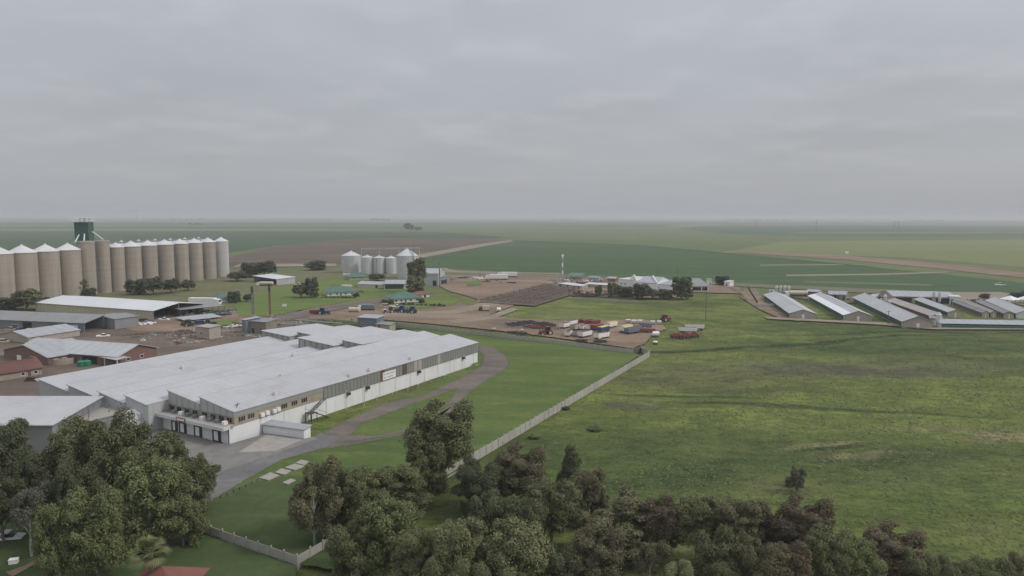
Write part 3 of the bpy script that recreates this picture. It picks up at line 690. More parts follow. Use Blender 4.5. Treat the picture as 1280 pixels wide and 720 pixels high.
# raised rear roofs with ribbed fronts
for (y0, y1, xa, xb, zl, zh) in [(20.9, 28.6, 63, FL-.5, 8.9, 9.5), (28.7, 43, 59.5, FL-.5, 8.3, 9.4), (43.1, 53.5, 69, FL-.5, 8.2, 9.0), (53.6, 66.5, 66, FL-2, 7.9, 8.7)]:
    dz = 1.0; u = MB(); u.hexa([(xa, y0, 0), (xb, y0, 0), (xb, y1, 0), (xa, y1, 0), (xa, y0, zl), (xb, y0, zl-dz), (xb, y1, zh-dz), (xa, y1, zh)]); up = u.build('raised_bay', MT['clad_y'], fac)
    r = MB(); r.slab([(xa-.5, y0-.2, zl+TH+.03), (xb+.3, y0-.2, zl-dz+TH+.02), (xb+.3, y1+.2, zh-dz+TH+.02), (xa-.5, y1+.2, zh+TH+.03)], TH); r.build('roof', MT['roof_white'], up)
# right long side
b = MB(); b.box(.0, FL-.2, -.0, .24, 0, 3.85); b.box(FL-.2, FL, -.0, 10, 0, 3.85); b.build('lower_wall', MT['wall_white'], fac)
xs = 26.0
b = MB(); b.box(xs, FL+.05, -.12, .2, 3.75, 6.72); b.box(FL-.1, FL+.07, .2, 10.3, 3.75, 6.72); b.build('cladding', MT['clad'], fac)
b = MB(); b.box(X0-.1, xs, -.02, .22, 3.85, 5.75); b.box(X0-.12, X0+.1, .22, 20.6, 4.05, 5.75); b.build('upper_wall', MT['wall_sand'], fac)
b = MB(); b.box(X0-.3, xs, -.14, .22, 5.75, 6.74); b.build('fascia', MT['clad_end'], fac)
b = MB(); b.prism([(-.1, 5.76), (10.2, 5.76), (10.2, 8.46), (-.1, 6.74)], 'x', X0-.26, X0-.02); b.prism([(10.4, 5.76), (20.7, 5.76), (20.7, 8.56), (10.4, 6.98)], 'x', X0-.26, X0-.02)
b.build('gable_cladding', MT['clad_end'], fac)
def win(x, y, w, h, z, side):
    f = MB(); g = MB()
    if side == 'S':
        f.box(x-w/2, x+w/2, -.09, .0, z, z+h)
        n = 3
        for k in range(n): g.box(x-w/2+.08+k*(w/n), x-w/2+(k+1)*(w/n)-.04, -.12, -.085, z+.1, z+h-.1)
    else:
        f.box(X0-.2, X0-.1, y-w/2, y+w/2, z, z+h)
        for k in range(2): g.box(X0-.24, X0-.19, y-w/2+.08+k*(w/2), y-w/2+(k+1)*(w/2)-.04, z+.1, z+h-.1)
    w_ = f.build('window', MT['wall_block'], fac); g.build('pane', MT['glass'], w_)
for x in (3.3, 5.6, 14.4, 17.3, 20.2): win(x, 0, 1.7, 1.15, 4.45, 'S')
for y in (1.3, 3.7, 6.3, 8.9, 12.0, 14.6, 17.2, 19.6): win(0, y, 1.6, 1.1, 4.5, 'F')
for x, dz in ((8.3, 0), (9.6, .1), (11.5, 0), (12.6, .1)):
    b = MB(); b.box(x-.45, x+.45, -.55, -.02, 4.2+dz, 5.0+dz); b.tube([(x, -.6, 4.6+dz), (x, -.55, 4.6+dz)], .32, 12); b.build('cooling_unit', MT['white'], fac)
for x in (46, 55, 60, 62, 71): # odd panels on the cladding
    b = MB(); b.box(x, x+random.uniform(1.2, 3), -.16, -.11, 3.9, 6.6); b.build('patched_panel', MT[random.choice(['rustbrown', 'clad_end', 'wall_block'])], fac)
# sign board on the cladding
sx = loc_of(499.5, 480)[0]; sx = 49.5
b = MB(); b.box(sx-2.6, sx+2.6, -.22, -.13, 4.0, 6.0); sg = b.build('sign_board', MT['white'], fac)
for zr, cells in ((5.25, 13), (4.45, 11)):
    for k in range(cells):
        if random.random() < .82:
            xx = sx-2.2+k*.34; MB().box(xx, xx+random.uniform(.16, .26), -.24, -.215, zr, zr+.36).build('letter', MT['wall_block'], sg)
# downpipes, brackets and lamp arms along the side wall
for px in range(14):
    x = 8+px*6.3
    b = MB(); b.tube([(x, -.2, 0), (x, -.2, 3.8)], .06, 6); b.build('downpipe', MT['white'], fac)
for x in (34, 41, 62, 84):
    b = MB(); b.box(x-.5, x+.5, -.7, -.02, 3.1, 3.7); b.box(x-.15, x+.15, -1.0, -.7, 3.2, 3.5); b.build('wall_unit', MT['steel_dark'], fac)
# dock annexe
b = MB(); b.box(0, .25, 0.25, 21.5, 0, 4.0); b.box(.25, 4, 21.25, 21.5, 0, 4.0); b.build('dock_wall', MT['wall_white'], fac)
b = MB(); b.box(-1.6, X0-.3, -.5, 23.5, 4.02, 4.32); cn = b.build('dock_canopy', MT['concrete'], fac)
b = MB(); b.box(-1.72, -1.6, -.5, 23.5, 3.75, 4.45); b.box(-1.6, .1, -.62, -.5, 3.75, 4.45); b.build('fascia', MT['cone_white'], cn)
def ty(px): # y on the dock wall seen in column px
    pj = lambda w: (lambda v: 640-F*v.x/v.z)(M3.transposed() @ Vector((w.x, w.y, 2-H))); return min((abs(pj(O+ey*(k*.1))-px), k*.1) for k in range(0, 240))[1]
for px, w in ((271.5, 2.3), (248, 2.3), (229, 2.2), (219, 1.8)):
    y = ty(px)
    b = MB(); b.box(-.28, -.01, y-w/2, y+w/2, .5, 3.3); dd = b.build('dock_door', MT['steel_dark'], fac)
    b = MB(); b.box(-.31, -.27, y-w/2+.55, y+w/2-.55, .95, 2.8); b.build('door_panel', MT['white'], dd)
b = MB(); ya = ty(236); b.box(-1.80, -1.73, ya-1.5, ya+1.5, 3.85, 4.65); s2 = b.build('canopy_sign', MT['red'], fac)
b = MB(); b.box(-1.83, -1.795, ya-1.2, ya+1.2, 4.05, 4.45); b.build('lettering', MT['white'], s2)
for k in range(9):
    y = 1.5+k*2.3; b = MB(); b.box(.0, .9, y-.4, y+.4, 4.33, 5.0); b.tube([(-.02, y, 4.68), (.0, y, 4.68)], .26, 10); b.build('condenser', MT['white' if k % 3 == 0 else 'steel_grey'], cn)
b = MB(); b.tube([(-.02, -.14, 0), (-.02, -.14, 4.0)], .09, 6); b.build('downpipe', MT['black'], fac)
for k in range(5):
    y = 2+k*4.6; b = MB(); b.box(-.05, .0, y, y+.2, .0, .01); # bumper blocks under the doors
    b = MB(); b.box(-.45, 0, y-.15, y+.15, .1, .7); b.build('bumper', MT['black'], fac)
# left front: white extractor housing and service decks between the roofs
b = MB(); b.prism([(23, 0), (27, 0), (27, 4.4), (25, 5.2), (23, 4.4)], 'x', -6.5, -3.45); wv = b.build('extractor_house', MT['wall_white'], fac)
b = MB(); b.lathe([(0.01, 0), (.7, 0), (.7, .3)], n=16); o = b.build('fan', MT['black'], wv); o.location = (-6.53, 25, 3.4); o.rotation_euler = (0, -math.pi/2, 0)
b = MB(); b.box(-12, -3.5, 27.3, 38, 0, 4.2); b.build('service_block', MT['wall_grey'], fac)
b = MB(); b.box(-12.4, -3.55, 27.1, 38.3, 4.21, 4.4); b.build('service_deck', MT['concrete'], fac)
for k in range(7):
    y = 28+k*1.5; b = MB(); b.tube([(-11.5+k*.9, y, 4.4), (-11.5+k*.9, y, 5.9)], .06, 6); b.tube([(-11.5+k*.9, y, 5.5), (-6.5+k*.3, y+1.5, 6.3)], .05, 5); b.build('pipe', MT['steel_grey'], fac)
# roof ventilators
for x, y in ((14, 2.2), (36, 1.0), (43, .9), (60, 1.1), (26, 13.5), (30, 24), (48, 33), (22, 45)):
    zb = 7.1+.15*y if y < 10 else (7.7 if y < 20 else 7.0)
    b = MB(); b.box(x-.45, x+.45, y-.45, y+.45, zb-.4, zb+.35); b.tube([(x, y, zb+.35), (x, y, zb+.7)], .3, 10); b.build('roof_vent', MT['cone_white'], fac)
for x, y in ((3.2, 1.2), (3.9, 1.8)):
    b = MB(); b.tube([(x, y, 6.9), (x, y, 7.9)], .05, 6); b.tube([(x-.6, y, 7.7), (x+.6, y, 7.7)], .04, 5); b.build('roof_aerial', MT['steel_dark'], fac)

# side store in front of the long wall
sN = G(380, 552.5); sR = G(388, 549); sL = G(335, 543.5)
shed('store_room', 'low white flat-roofed store room jutting out from the factory side wall', 'store room', (380, 552.5), (388.5, 548.5), (333, 543.5), 2.5, 2.75, 'mx', 'wall_white', 'roof_grey', over=.25, feats=[('door', 'F', .2, .75, 0, 2.1, 'white')])
# outside stair
st_ = thing('fire_stair', 'dark steel stair zigzagging down from an upper door of the factory side', 'stair', (*(O+ex*20.2-ey*.4), 0), ang)
b = MB()
def flight(p, q, w=.9):
    p, q = Vector(p), Vector(q)
    for s_ in (0, w): b.tube([(p.x, p.y-s_, p.z), (q.x, q.y-s_, q.z)], .07, 5); 
    n = 9
    for k in range(n):
        c = p.lerp(q, (k+.5)/n); b.box(c.x-.13, c.x+.13, c.y-w, c.y, c.z-.03, c.z+.03)
flight((5.4, -.1, 4.3), (1.4, -.1, 2.3)); flight((1.0, -1.2, 2.2), (5.2, -1.2, .1)); b.build('steps', MT['steel_dark'], st_)
b = MB(); b.box(-.4, 1.4, -2.2, -.1, 2.15, 2.25); b.build('landing', MT['steel_dark'], st_)
for x, y in ((-.3, -.2), (1.3, -.2), (-.3, -2.1), (1.3, -2.1)): MB().box(x-.06, x+.06, y-.06, y+.06, 0, 2.2).build('leg', MT['steel_dark'], st_)
b = MB()
for (p, q) in (((5.4, -1, 5.2), (1.4, -1, 3.2)), ((1.0, -2.1, 3.1), (5.2, -2.1, 1.0)), ((-.4, -2.15, 3.1), (1.2, -2.15, 3.1)), ((-.4, -.2, 3.1), (-.4, -2.15, 3.1))): b.tube([p, q], .04, 5)
b.build('handrail', MT['wood_pale'], st_)
# short posts on the grass along the side wall
for k in range(11):
    x = 31+k*5.6; p = O+ex*x-ey*(2.6+.5*math.sin(k*2)); tall = k in (0, 1, 8, 9)
    hgt = 5.2 if tall else random.uniform(.9, 1.3)
    t_ = thing('pipe_post', 'tall thin white pole on the grass beside the factory side wall' if tall else 'short white post on the grass strip along the factory side wall', 'post', (*p, 0), ang, 'posts along the factory wall')
    b = MB(); b.tube([(0, 0, 0), (0, 0, hgt)], .06, 6); b.build('pole', MT['cream'], t_)
    b = MB(); b.box(-.5 if not tall else -.2, .5 if not tall else .2, -.06, .06, hgt-.12, hgt); b.build('crossbar', MT['cream'], t_)

# ------------------------------------------------------------------ buildings on the left
shed('warehouse', 'flat grey roofed warehouse at the left edge behind the big gum trees', 'warehouse', (67, 565), (128, 533), (-120, 532), 5.4, 6.5, 'mx', 'wall_grey', 'roof_white', over=.5)
N = G(192, 401); Mid = G(224, 395.8); Rr = N+(Mid-N)*2
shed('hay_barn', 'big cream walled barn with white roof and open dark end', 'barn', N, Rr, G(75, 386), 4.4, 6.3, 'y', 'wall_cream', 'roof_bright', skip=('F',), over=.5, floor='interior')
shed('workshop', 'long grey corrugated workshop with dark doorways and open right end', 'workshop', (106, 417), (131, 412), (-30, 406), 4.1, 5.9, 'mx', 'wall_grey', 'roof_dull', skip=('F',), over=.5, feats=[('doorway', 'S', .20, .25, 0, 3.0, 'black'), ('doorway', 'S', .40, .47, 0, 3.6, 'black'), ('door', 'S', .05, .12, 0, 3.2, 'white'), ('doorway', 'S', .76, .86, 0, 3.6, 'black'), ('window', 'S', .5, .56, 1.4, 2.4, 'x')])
shed('back_shed', 'plain grey wall shed behind the open end of the workshop', 'shed', (112, 409), (144, 413), (109, 401), 4.5, 5.2, 'y', 'wall_grey', 'roof_dull')
shed('brick_hall', 'brick gabled hall with grey roof beside the green tanks', 'hall', (61, 459), (118, 449), (22, 446), 3.0, 5.6, 'x', 'wall_brick', 'roof_grey', over=.5, feats=[('window', 'S', .25, .4, 1.2, 2.4, 'x'), ('door', 'S', .6, .7, 0, 2.1, 'white'), ('window', 'F', .12, .2, 1.2, 2.2, 'x'), ('window', 'F', .3, .38, 1.2, 2.2, 'x')])
shed('brick_barn', 'wide grey roofed brick barn with a veranda, right of the brick hall', 'barn', (148, 459), (196, 447), (76, 438), 3.3, 5.6, 'y', 'wall_brick', 'roof_grey_y', over=.6, feats=[('doorway', 'S', .2, .34, 0, 2.7, 'black'), ('window', 'F', .2, .3, 1.2, 2.3, 'x'), ('window', 'F', .55, .65, 1.2, 2.3, 'x')])
# veranda
a, c = G(147, 462), G(101, 453); vd = thing('veranda', 'grey sheet veranda roof on white posts in front of the brick barn', 'veranda', (a.x, a.y, 0), math.atan2((c-a).y, (c-a).x)); Wv = (c-a).length
b = MB(); b.slab([(-.3, .3, 2.95), (-.3, -3.5, 3.3), (Wv+.3, -3.5, 3.3), (Wv+.3, .3, 2.95)][::-1], .1); b.build('roof', MT['roof_grey'], vd)
for k in range(4): MB().box(k*Wv/3-.1, k*Wv/3+.1, -.1, .1, 0, 2.85).build('post', MT['white'], vd)
for k, (px, py, lb) in enumerate(((102, 459.5, 'green round water tank nearest the brick hall, left of the pair'), (109, 459, 'green round water tank beside the veranda posts, right of the pair'))):
    p = G(px, py); t_ = thing('water_tank', lb, 'tank', (*p, 0), 0, 'green water tanks')
    MB().lathe([(.01, 0), (1.15, 0), (1.15, .6), (1.2, .65), (1.15, .7), (1.15, 1.3), (1.2, 1.35), (1.15, 1.4), (1.15, 1.9), (.35, 2.25), (.01, 2.25)], n=24).build('tank_body', MT['tank_green'], t_, True)
    MB().lathe([(.3, 2.24), (.3, 2.36), (.01, 2.38)], n=14).build('lid', MT['green_paint'], t_)
p = G(78, 455.5); t_ = thing('reservoir', 'low round sand-coloured reservoir against the brick hall wall', 'reservoir', (*p, 0))
MB().lathe([(3.6, 0), (3.6, 2.2), (3.4, 2.2), (3.4, 1.9), (.01, 1.9)], n=32).build('wall', MT['wall_sand'], t_)
shed('store_shed', 'small dull grey gabled shed behind the brick hall', 'shed', (36, 431), (100, 421), (10, 425), 2.6, 4.2, 'x', 'wall_block', 'roof_grey', feats=[('door', 'F', .2, .27, 0, 2, 'steel_dark')])
shed('red_roof_house', 'single storey cottage with a rust red roof at the left edge', 'house', (-40, 485), (53, 470), (0, 0), 2.6, 4.6, 'x', 'wall_sand', 'roof_rust', depth=8.5, over=.5, feats=[('window', 'F', .88, .94, 1.0, 2.0, 'x'), ('window', 'F', .7, .76, 1.0, 2.0, 'x'), ('door', 'F', .8, .84, 0, 2.0, 'wood')])
shed('machine_shed', 'open fronted pale shed standing beyond the chimneys by the road', 'shed', (346, 357), (369, 351.5), (317, 352.5), 4.2, 4.9, 'mx', 'wall_pale', 'roof_bright', skip=('S',), floor='interior', long_=True)
shed('green_roof_cottage', 'small cottage with pale green roof behind the chimneys at left', 'house', (271, 380), (288, 378.5), (0, 0), 2.7, 5.2, 'hip', 'wall_white', 'roof_green', depth=9, feats=[('window', 'F', .15, .35, 1, 2, 'x')])
shed('green_roof_house', 'green hip-roofed white house below the row of steel silos', 'house', (409, 371.5), (445, 370), (0, 0), 2.7, 5.6, 'hip', 'wall_white', 'roof_green', depth=13, over=.7, feats=[('window', 'F', .08, .16, 1, 2.1, 'x'), ('window', 'F', .3, .38, 1, 2.1, 'x'), ('door', 'F', .45, .5, 0, 2.1, 'wood'), ('window', 'F', .6, .68, 1, 2.1, 'x'), ('window', 'F', .82, .9, 1, 2.1, 'x')])
shed('green_roof_house', 'green hip-roofed house with white piers behind the blue tractors', 'house', (491, 380), (527, 378), (0, 0), 2.7, 5.8, 'hip', 'wall_white', 'roof_green', depth=13, over=.8, feats=[('window', 'F', .08, .16, 1, 2.1, 'x'), ('window', 'F', .26, .34, 1, 2.1, 'x'), ('door', 'F', .42, .47, 0, 2.1, 'wood'), ('window', 'F', .58, .66, 1, 2.1, 'x'), ('window', 'F', .8, .9, 1, 2.1, 'x')])
shed('green_roof_house', 'small green roofed house directly under the steel silos', 'house', (437, 351), (461, 350), (0, 0), 2.6, 5.2, 'hip', 'wall_block', 'roof_green', depth=12, over=.6, feats=[('window', 'F', .2, .3, 1, 2.0, 'x'), ('window', 'F', .6, .7, 1, 2.0, 'x')])
shed('red_roof_hut', 'small hut with a red roof right of the green roofed house', 'hut', (519, 374), (537, 372.5), (0, 0), 2.4, 4.0, 'hip', 'wall_white', 'roof_red', depth=7, feats=[('window', 'F', .3, .45, 1, 1.9, 'x'), ('doorway', 'F', .6, .75, 0, 2.0, 'black')])
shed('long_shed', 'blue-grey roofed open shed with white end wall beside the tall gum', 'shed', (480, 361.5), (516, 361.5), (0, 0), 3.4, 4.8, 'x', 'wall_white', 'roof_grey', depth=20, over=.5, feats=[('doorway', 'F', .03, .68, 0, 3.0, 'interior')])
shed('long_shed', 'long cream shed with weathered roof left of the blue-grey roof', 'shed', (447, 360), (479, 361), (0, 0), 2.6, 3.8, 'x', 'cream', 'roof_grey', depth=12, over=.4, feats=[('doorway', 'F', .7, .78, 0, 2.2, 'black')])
shed('mill_building', 'tall grey steel mill building right of the steel silos', 'mill', (548, 357.5), (556, 353), (529, 355), 8.2, 10.5, 'y', 'wall_pale', 'roof_grey', feats=[('doorway', 'S', .1, .3, 0, 3.6, 'black')])
shed('mill_annexe', 'low grey annexe against the right side of the tall mill building', 'annexe', (549, 356.5), (561, 354), (550, 352), 5.0, 5.8, 'my', 'wall_grey', 'roof_dull', feats=[('doorway', 'F', .2, .8, 0, 3.0, 'black')])
t_ = thing('bucket_elevator', 'thin steel bucket elevator leg rising beside the grey mill building', 'elevator', (*G(549.5, 359), 0)); MB().box(-.35, .35, -.35, .35, 0, 15).build('leg', MT['steel_grey'], t_); MB().box(-.8, .8, -.6, .6, 15.01, 16.5).build('head', MT['steel_grey'], t_)

# junk yard structures
def canopy(label, N, Rr, L, h, roof, n=6, cat='canopy'):
    N, a_, W, Dp = frame(N, Rr, L); t = thing('open_canopy', label, cat, (*N, 0), a_)
    b = MB(); b.slab([(-.3, -.3, h), (W+.3, -.3, h), (W+.3, Dp+.3, h+.5), (-.3, Dp+.3, h+.5)], .1); b.build('roof', MT[roof], t)
    for k in range(n):
        for y in (.1, Dp-.1): MB().box(k*W/(n-1)-.1, k*W/(n-1)+.1, y-.1, y+.1, 0, h-.1).build('post', MT['wood'], t)
    return t
canopy('long low lean-to on posts running right from the barn', (226, 397), (281, 391), (224, 391.5), 3.6, 'roof_dull', 8)
canopy('flat pale sheet roof lying low in front of the lean-to', (232, 404), (277, 399), (232, 400), 1.2, 'roof_grey', 4)
shed('timber_shed', 'weathered timber plank shed just behind the white factory roof', 'shed', (308, 417), (333, 419), (0, 0), 5.0, 5.4, 'my', 'wood_pale', 'roof_dull', depth=6, feats=[('doorway', 'F', .3, .4, 0, 2.4, 'black'), ('doorway', 'F', .7, .8, 1, 2.4, 'black')])
shed('tank_house', 'blue-grey metal clad plant room left of the timber shed', 'plant room', (303, 417), (307.5, 418), (0, 0), 5.6, 6, 'my', 'lightblue', 'roof_grey', depth=6)
shed('plant_room', 'blue-grey metal plant room behind the far end of the factory roof', 'plant room', (447, 410), (471, 411.5), (0, 0), 4.4, 4.8, 'my', 'lightblue', 'roof_grey', depth=6, feats=[('window', 'F', .2, .35, 1, 2, 'x')])
shed('guard_hut', 'small pinkish block hut with red door behind the factory roof', 'hut', (470, 413), (487, 414.5), (0, 0), 2.6, 2.9, 'my', 'wall_block', 'roof_dull', depth=4, feats=[('door', 'F', .15, .3, 0, 2.1, 'red')])
shed('brick_ruin', 'roofless looking brick store in the junk yard behind the factory', 'store', (246, 424), (262, 426), (0, 0), 4.8, 5.0, 'my', 'wall_block', 'roof_pink', depth=5, feats=[('window', 'F', .3, .5, 2, 3, 'x')])
# chimneys
for px, py, pt, r_, m, lb in ((316, 397, 358, .45, 'steel_grey', 'grey steel chimney standing left of the rusty one'), (337.5, 397, 355, .4, 'stack_rust', 'rusty brown steel chimney with blackened top')):
    p = G(px, py); Y = p.y; h = top(px, pt, Y); t_ = thing('chimney_stack', lb, 'chimney', (*p, 0))
    MB().lathe([(r_*1.15, 0), (r_, .6), (r_, h*.78)], n=16).build('shaft', MT[m], t_, True)
    MB().lathe([(r_*1.04, h*.78), (r_*1.04, h), (r_*.8, h), (r_*.8, h*.9)], n=16).build('sooty_top', MT['steel_dark'], t_, True)
    MB().box(-1, 1, -1, 1, 0, 1.2).build('plinth', MT['concrete'], t_)
    b = MB(); b.tube([(r_+.1, .2, .5), (r_+.1, .2, h-1)], .04, 4); b.tube([(r_+.1, -.2, .5), (r_+.1, -.2, h-1)], .04, 4); b.build('ladder', MT['steel_dark'], t_)
# lattice pipe racks behind the roof
for k, (a, c, h, lb) in enumerate((((345, 415), (402, 417), 3.2, 'long steel pipe rack behind the white roof, left stretch'), ((368, 409), (425, 414), 3.0, 'long steel pipe rack behind the white roof, right stretch'), ((300, 411), (345, 409), 2.4, 'low steel rack between the two chimneys and the roof'))):
    a, c = G(*a), G(*c); W = (c-a).length; t_ = thing('pipe_rack', lb, 'pipe rack', (*a, 0), math.atan2((c-a).y, (c-a).x)); n = int(W/2.4)
    for i in range(n+1): 
        b = MB(); b.box(i*W/n-.07, i*W/n+.07, -.07, .07, 0, h); b.box(i*W/n-.05, i*W/n+.05, 2, 2.14, 0, h); b.box(i*W/n-.05, i*W/n+.05, .07, 2, h-.14, h-.02); b.build('post', MT['steel_grey'], t_)
    b = MB()
    for q in range(4): b.tube([(0, .2+q*.5, h+.1), (W, .2+q*.5, h+.1)], .1, 6)
    for i in range(n): b.tube([(i*W/n, -.02, .3), ((i+1)*W/n, -.02, h-.2)], .04, 4)
    b.build('pipe', MT['concrete_light'], t_)

# ------------------------------------------------------------------ concrete silos
silo_px = [(-1, 31, 0), (28.7, 32, 0), (58, 29.5, 0), (86, 28, 0), (109, 19, 1), (129, 16.5, 1), (146, 18.5, 0), (165, 22.5, 0), (186, 21, 0), (207, 20.5, 0), (226, 19.5, 0), (244, 18.5, 0), (261, 18, 0), (277.5, 17, 0)]
def sY(px): u = (px-28.7)/(277.5-28.7); return 1/((1-u)/362+u/528)
names = ['partly cropped at the left edge of the picture', 'second from the left edge of the picture', 'third from the left, above the small trees', 'just left of the green headhouse tower', 'flat topped, right in front of the green tower', 'flat topped, just right of the green tower', 'first coned one right of the flat topped pair', 'second coned one right of the tower, with streaks', 'third coned one right of the tower', 'fifth from the pale right end', 'fourth from the pale right end', 'third from the pale right end', 'directly left of the pale end silo', 'one coloured pale for its lit front, closing the right end of the row']
def silo(xy, r, he, flat_, m, label, cone=.32):
    t = thing('concrete_silo', label, 'silo', (*xy, 0), random.uniform(0, 6), 'concrete grain silos')
    MB().lathe([(r, -.1), (r, he)], n=40).build('shell', m, t, True)
    if flat_:
        MB().lathe([(r+.25, he-.9), (r+.25, he+.3), (.01, he+.5)], n=40).build('roof', MT['concrete'], t, True)
    else:
        rf = MB().lathe([(r+.02, he-.25), (r+.3, he-.25), (r+.3, he), (.5, he+r*cone*1.7), (.5, he+r*cone*1.7+.5), (.01, he+r*cone*1.7+.6)], n=40).build('roof', MT['cone_white'], t, True)
    b = MB()
    for s_ in (-.22, .22): b.tube([(r+.25, s_, 1), (r+.25, s_, he)], .04, 4)
    for k in range(1, int(he/2)): b.box(r+.02, r+.3, -.24, .24, k*2, k*2+.06)
    b.build('ladder', MT['steel_grey'], t)
    return t
sp = []
for k, (px, w, fl) in enumerate(silo_px):
    Y = sY(px); p = D(px, Y); sp.append(p)
    silo(p, w*Y/F/2, 27.0 if not fl else 31.0, fl, MT['silo_pale'] if k == 13 else MT['silo'], 'brown concrete silo '+names[k] if k != 13 else 'concrete silo, '+names[k])
rowdir = (sp[-1]-sp[0]).normalized(); back = Vector((-rowdir.y, rowdir.x))
back = back if back.x < 0 else -back
for k in range(6, 13):
    p = (sp[k]+sp[k+1])/2+back*13
    silo(p, 5.2, 27.0, 0, MT['silo'], ['back row silo whose cone peeks out behind the first coned silo right of the tower', 'second back row silo cone visible right of the tower', 'third back row silo cone visible right of the tower', 'fourth back row silo cone visible right of the tower', 'back row silo cone third from the pale end', 'back row silo cone next to the last one', 'back row silo cone closest to the pale end silo'][k-6])
# headhouse tower
Yt = sY(118)+9; pT = D(118, Yt); tw = thing('elevator_tower', 'dark green headhouse tower rising out of the silo row', 'tower', (*pT, 0), R(5))
MB().box(-2.4, 2.4, -2.4, 2.4, 0, 31).build('shaft', MT['tower_green'], tw)
pH = D(108, Yt); hh = MB(); q = Matrix.Rotation(-R(5), 2) @ (pH-pT); z0, z1 = top(108, 301, Yt), top(108, 278, Yt)
hh.box(q.x-3.9, q.x+3.9, q.y-3.2, q.y+3.2, z0, z1); hd = hh.build('headhouse', MT['tower_green'], tw)
b = MB(); b.box(q.x-4.5, q.x+4.5, q.y-4.5, q.y+4.5, z1+.01, z1+.2); b.build('deck', MT['steel_grey'], hd)
b = MB()
for i in range(4):
    for j in range(4):
        x, y = q.x-4.2+i*2.8, q.y-4.2+j*2.8
        if i in (0, 3) or j in (0, 3): b.tube([(x, y, z1+.2), (x, y, z1+2.9)], .10, 4)
for zz_ in (1.3, 2.8):
    for s_ in (-4.2, 4.2): b.tube([(q.x-4.2, q.y+s_, z1+zz_), (q.x+4.2, q.y+s_, z1+zz_)], .09, 4); b.tube([(q.x+s_, q.y-4.2, z1+zz_), (q.x+s_, q.y+4.2, z1+zz_)], .09, 4)
b.build('railing_frame', MT['white'], hd)
for dx, dy in ((-2.5, 2), (1.8, -2.2), (2.5, 2.2)):
    b = MB(); b.box(q.x+dx-.8, q.x+dx+.8, q.y+dy-.8, q.y+dy+.8, z1+.2, z1+2.6); b.tube([(q.x+dx, q.y+dy, z1+2.4), (q.x+dx*.2-1, q.y+dy*.2, z1+.4)], .3, 8); b.build('elevator_head', MT['galv'], hd)
inv = Matrix.Rotation(-R(5), 2)
for k, (a, c, za, zc) in enumerate((((101, 296), (96, 302), 34.5, 31), ((108, 294), (107, 303), 35, 31.5), ((118, 293), (131, 303), 36.5, 31.8))):
    A_ = inv @ (D(a[0], Yt-4)-pT); B_ = inv @ (D(c[0], sY(c[0])-1)-pT)
    b = MB(); b.tube([(A_.x, A_.y, za), (B_.x, B_.y, zc)], .38, 10); b.build('grain_spout', MT['cone_white'], tw)
# conveyor gallery over the right part of the row
g0, g1 = (sp[6]+back*6.5), (sp[-1]+back*6.5); t_ = thing('conveyor_gallery', 'thin pale conveyor gallery running along the tops of the coned silos', 'conveyor', (*g0, 0), math.atan2((g1-g0).y, (g1-g0).x)); Lg = (g1-g0).length
MB().box(-8, Lg, -.7, .7, 28.6, 29.6).build('gallery', MT['steel_grey'], t_)
for k in range(8): MB().box(k*Lg/7-.15, k*Lg/7+.15, -.15, .15, 0, 28.6).build('support', MT['steel_grey'], t_)
shed('intake_shed', 'low flat grey intake shed at the foot of the silos', 'shed', (122, 364), (159, 360.5), (0, 0), 3.2, 3.8, 'my', 'wall_grey', 'roof_grey', depth=14)

# ------------------------------------------------------------------ steel silos
def steel_silo(label, xy, r, he, hc, group, hopper=False, m='galv', n=32):
    t = thing('steel_silo', label, 'silo', (*xy, 0), random.uniform(0, 6), group); prof = []; z = 0 if not hopper else he*.32; prof.append((r, z))
    step = 1.0 if he > 9 else .8
    while z < he-step: prof += [(r+.05, z+step*.5), (r, z+step)]; z += step
    prof.append((r, he))
    MB().lathe(prof, n=n).build('shell', MT[m], t, True)
    MB().lathe([(r+.2, he-.1), (r+.2, he+.05), (.6, he+hc), (.6, he+hc+.5), (.01, he+hc+.6)], n=n).build('roof', MT[m], t, True)
    if hopper:
        MB().lathe([(r, he*.32), (.35, he*.12), (.35, he*.05)], n=n).build('hopper', MT[m], t, True)
        for k in range(4):
            a = k*math.pi/2+.78; MB().box(r*.9*math.cos(a)-.1, r*.9*math.cos(a)+.1, r*.9*math.sin(a)-.1, r*.9*math.sin(a)+.1, 0, he*.34).build('leg', MT['steel_grey'], t)
    else:
        for k in range(int(r*1.2)+4):
            a = 2*math.pi*k/(int(r*1.2)+4); MB().box(r*math.cos(a)-.12, r*math.cos(a)+.12, r*math.sin(a)-.12, r*math.sin(a)+.12, 0, he-.2).build('stiffener', MT['galv'], t)
    b = MB()
    for s_ in (-.2, .2): b.tube([(r+.25, s_, .5), (r+.25, s_, he), (r*.3, s_, he+hc*.8)], .05, 4)
    b.build('ladder', MT['steel_grey'], t)
    return t
for px, w, pb, pe, pt, lb in ((436.5, 24, 342, 320, 314.5, 'wide steel silo at the left end of the steel row'), (457.8, 15.5, 343, 322, 319.5, 'left small steel silo next to the wide one'), (473, 15, 343, 322.5, 320, 'middle small steel silo of the three'), (488, 14, 343, 323, 320.5, 'right small steel silo touching the big hopper silo')):
    p = G(px, pb); Y = p.y; r_ = w*Y/F/2; he = top(px, pe, Y); steel_silo(lb, (p.x, p.y+r_), r_, he, top(px, pt, Y)-he, 'steel grain silos by the mill')
p = G(507.5, 349); Y = p.y; steel_silo('tallest steel silo with conical roof beside the tall gum tree', (p.x, p.y+7), 27*Y/F/2, top(507, 320, Y), top(507, 311.5, Y)-top(507, 320, Y), 'steel grain silos by the mill')
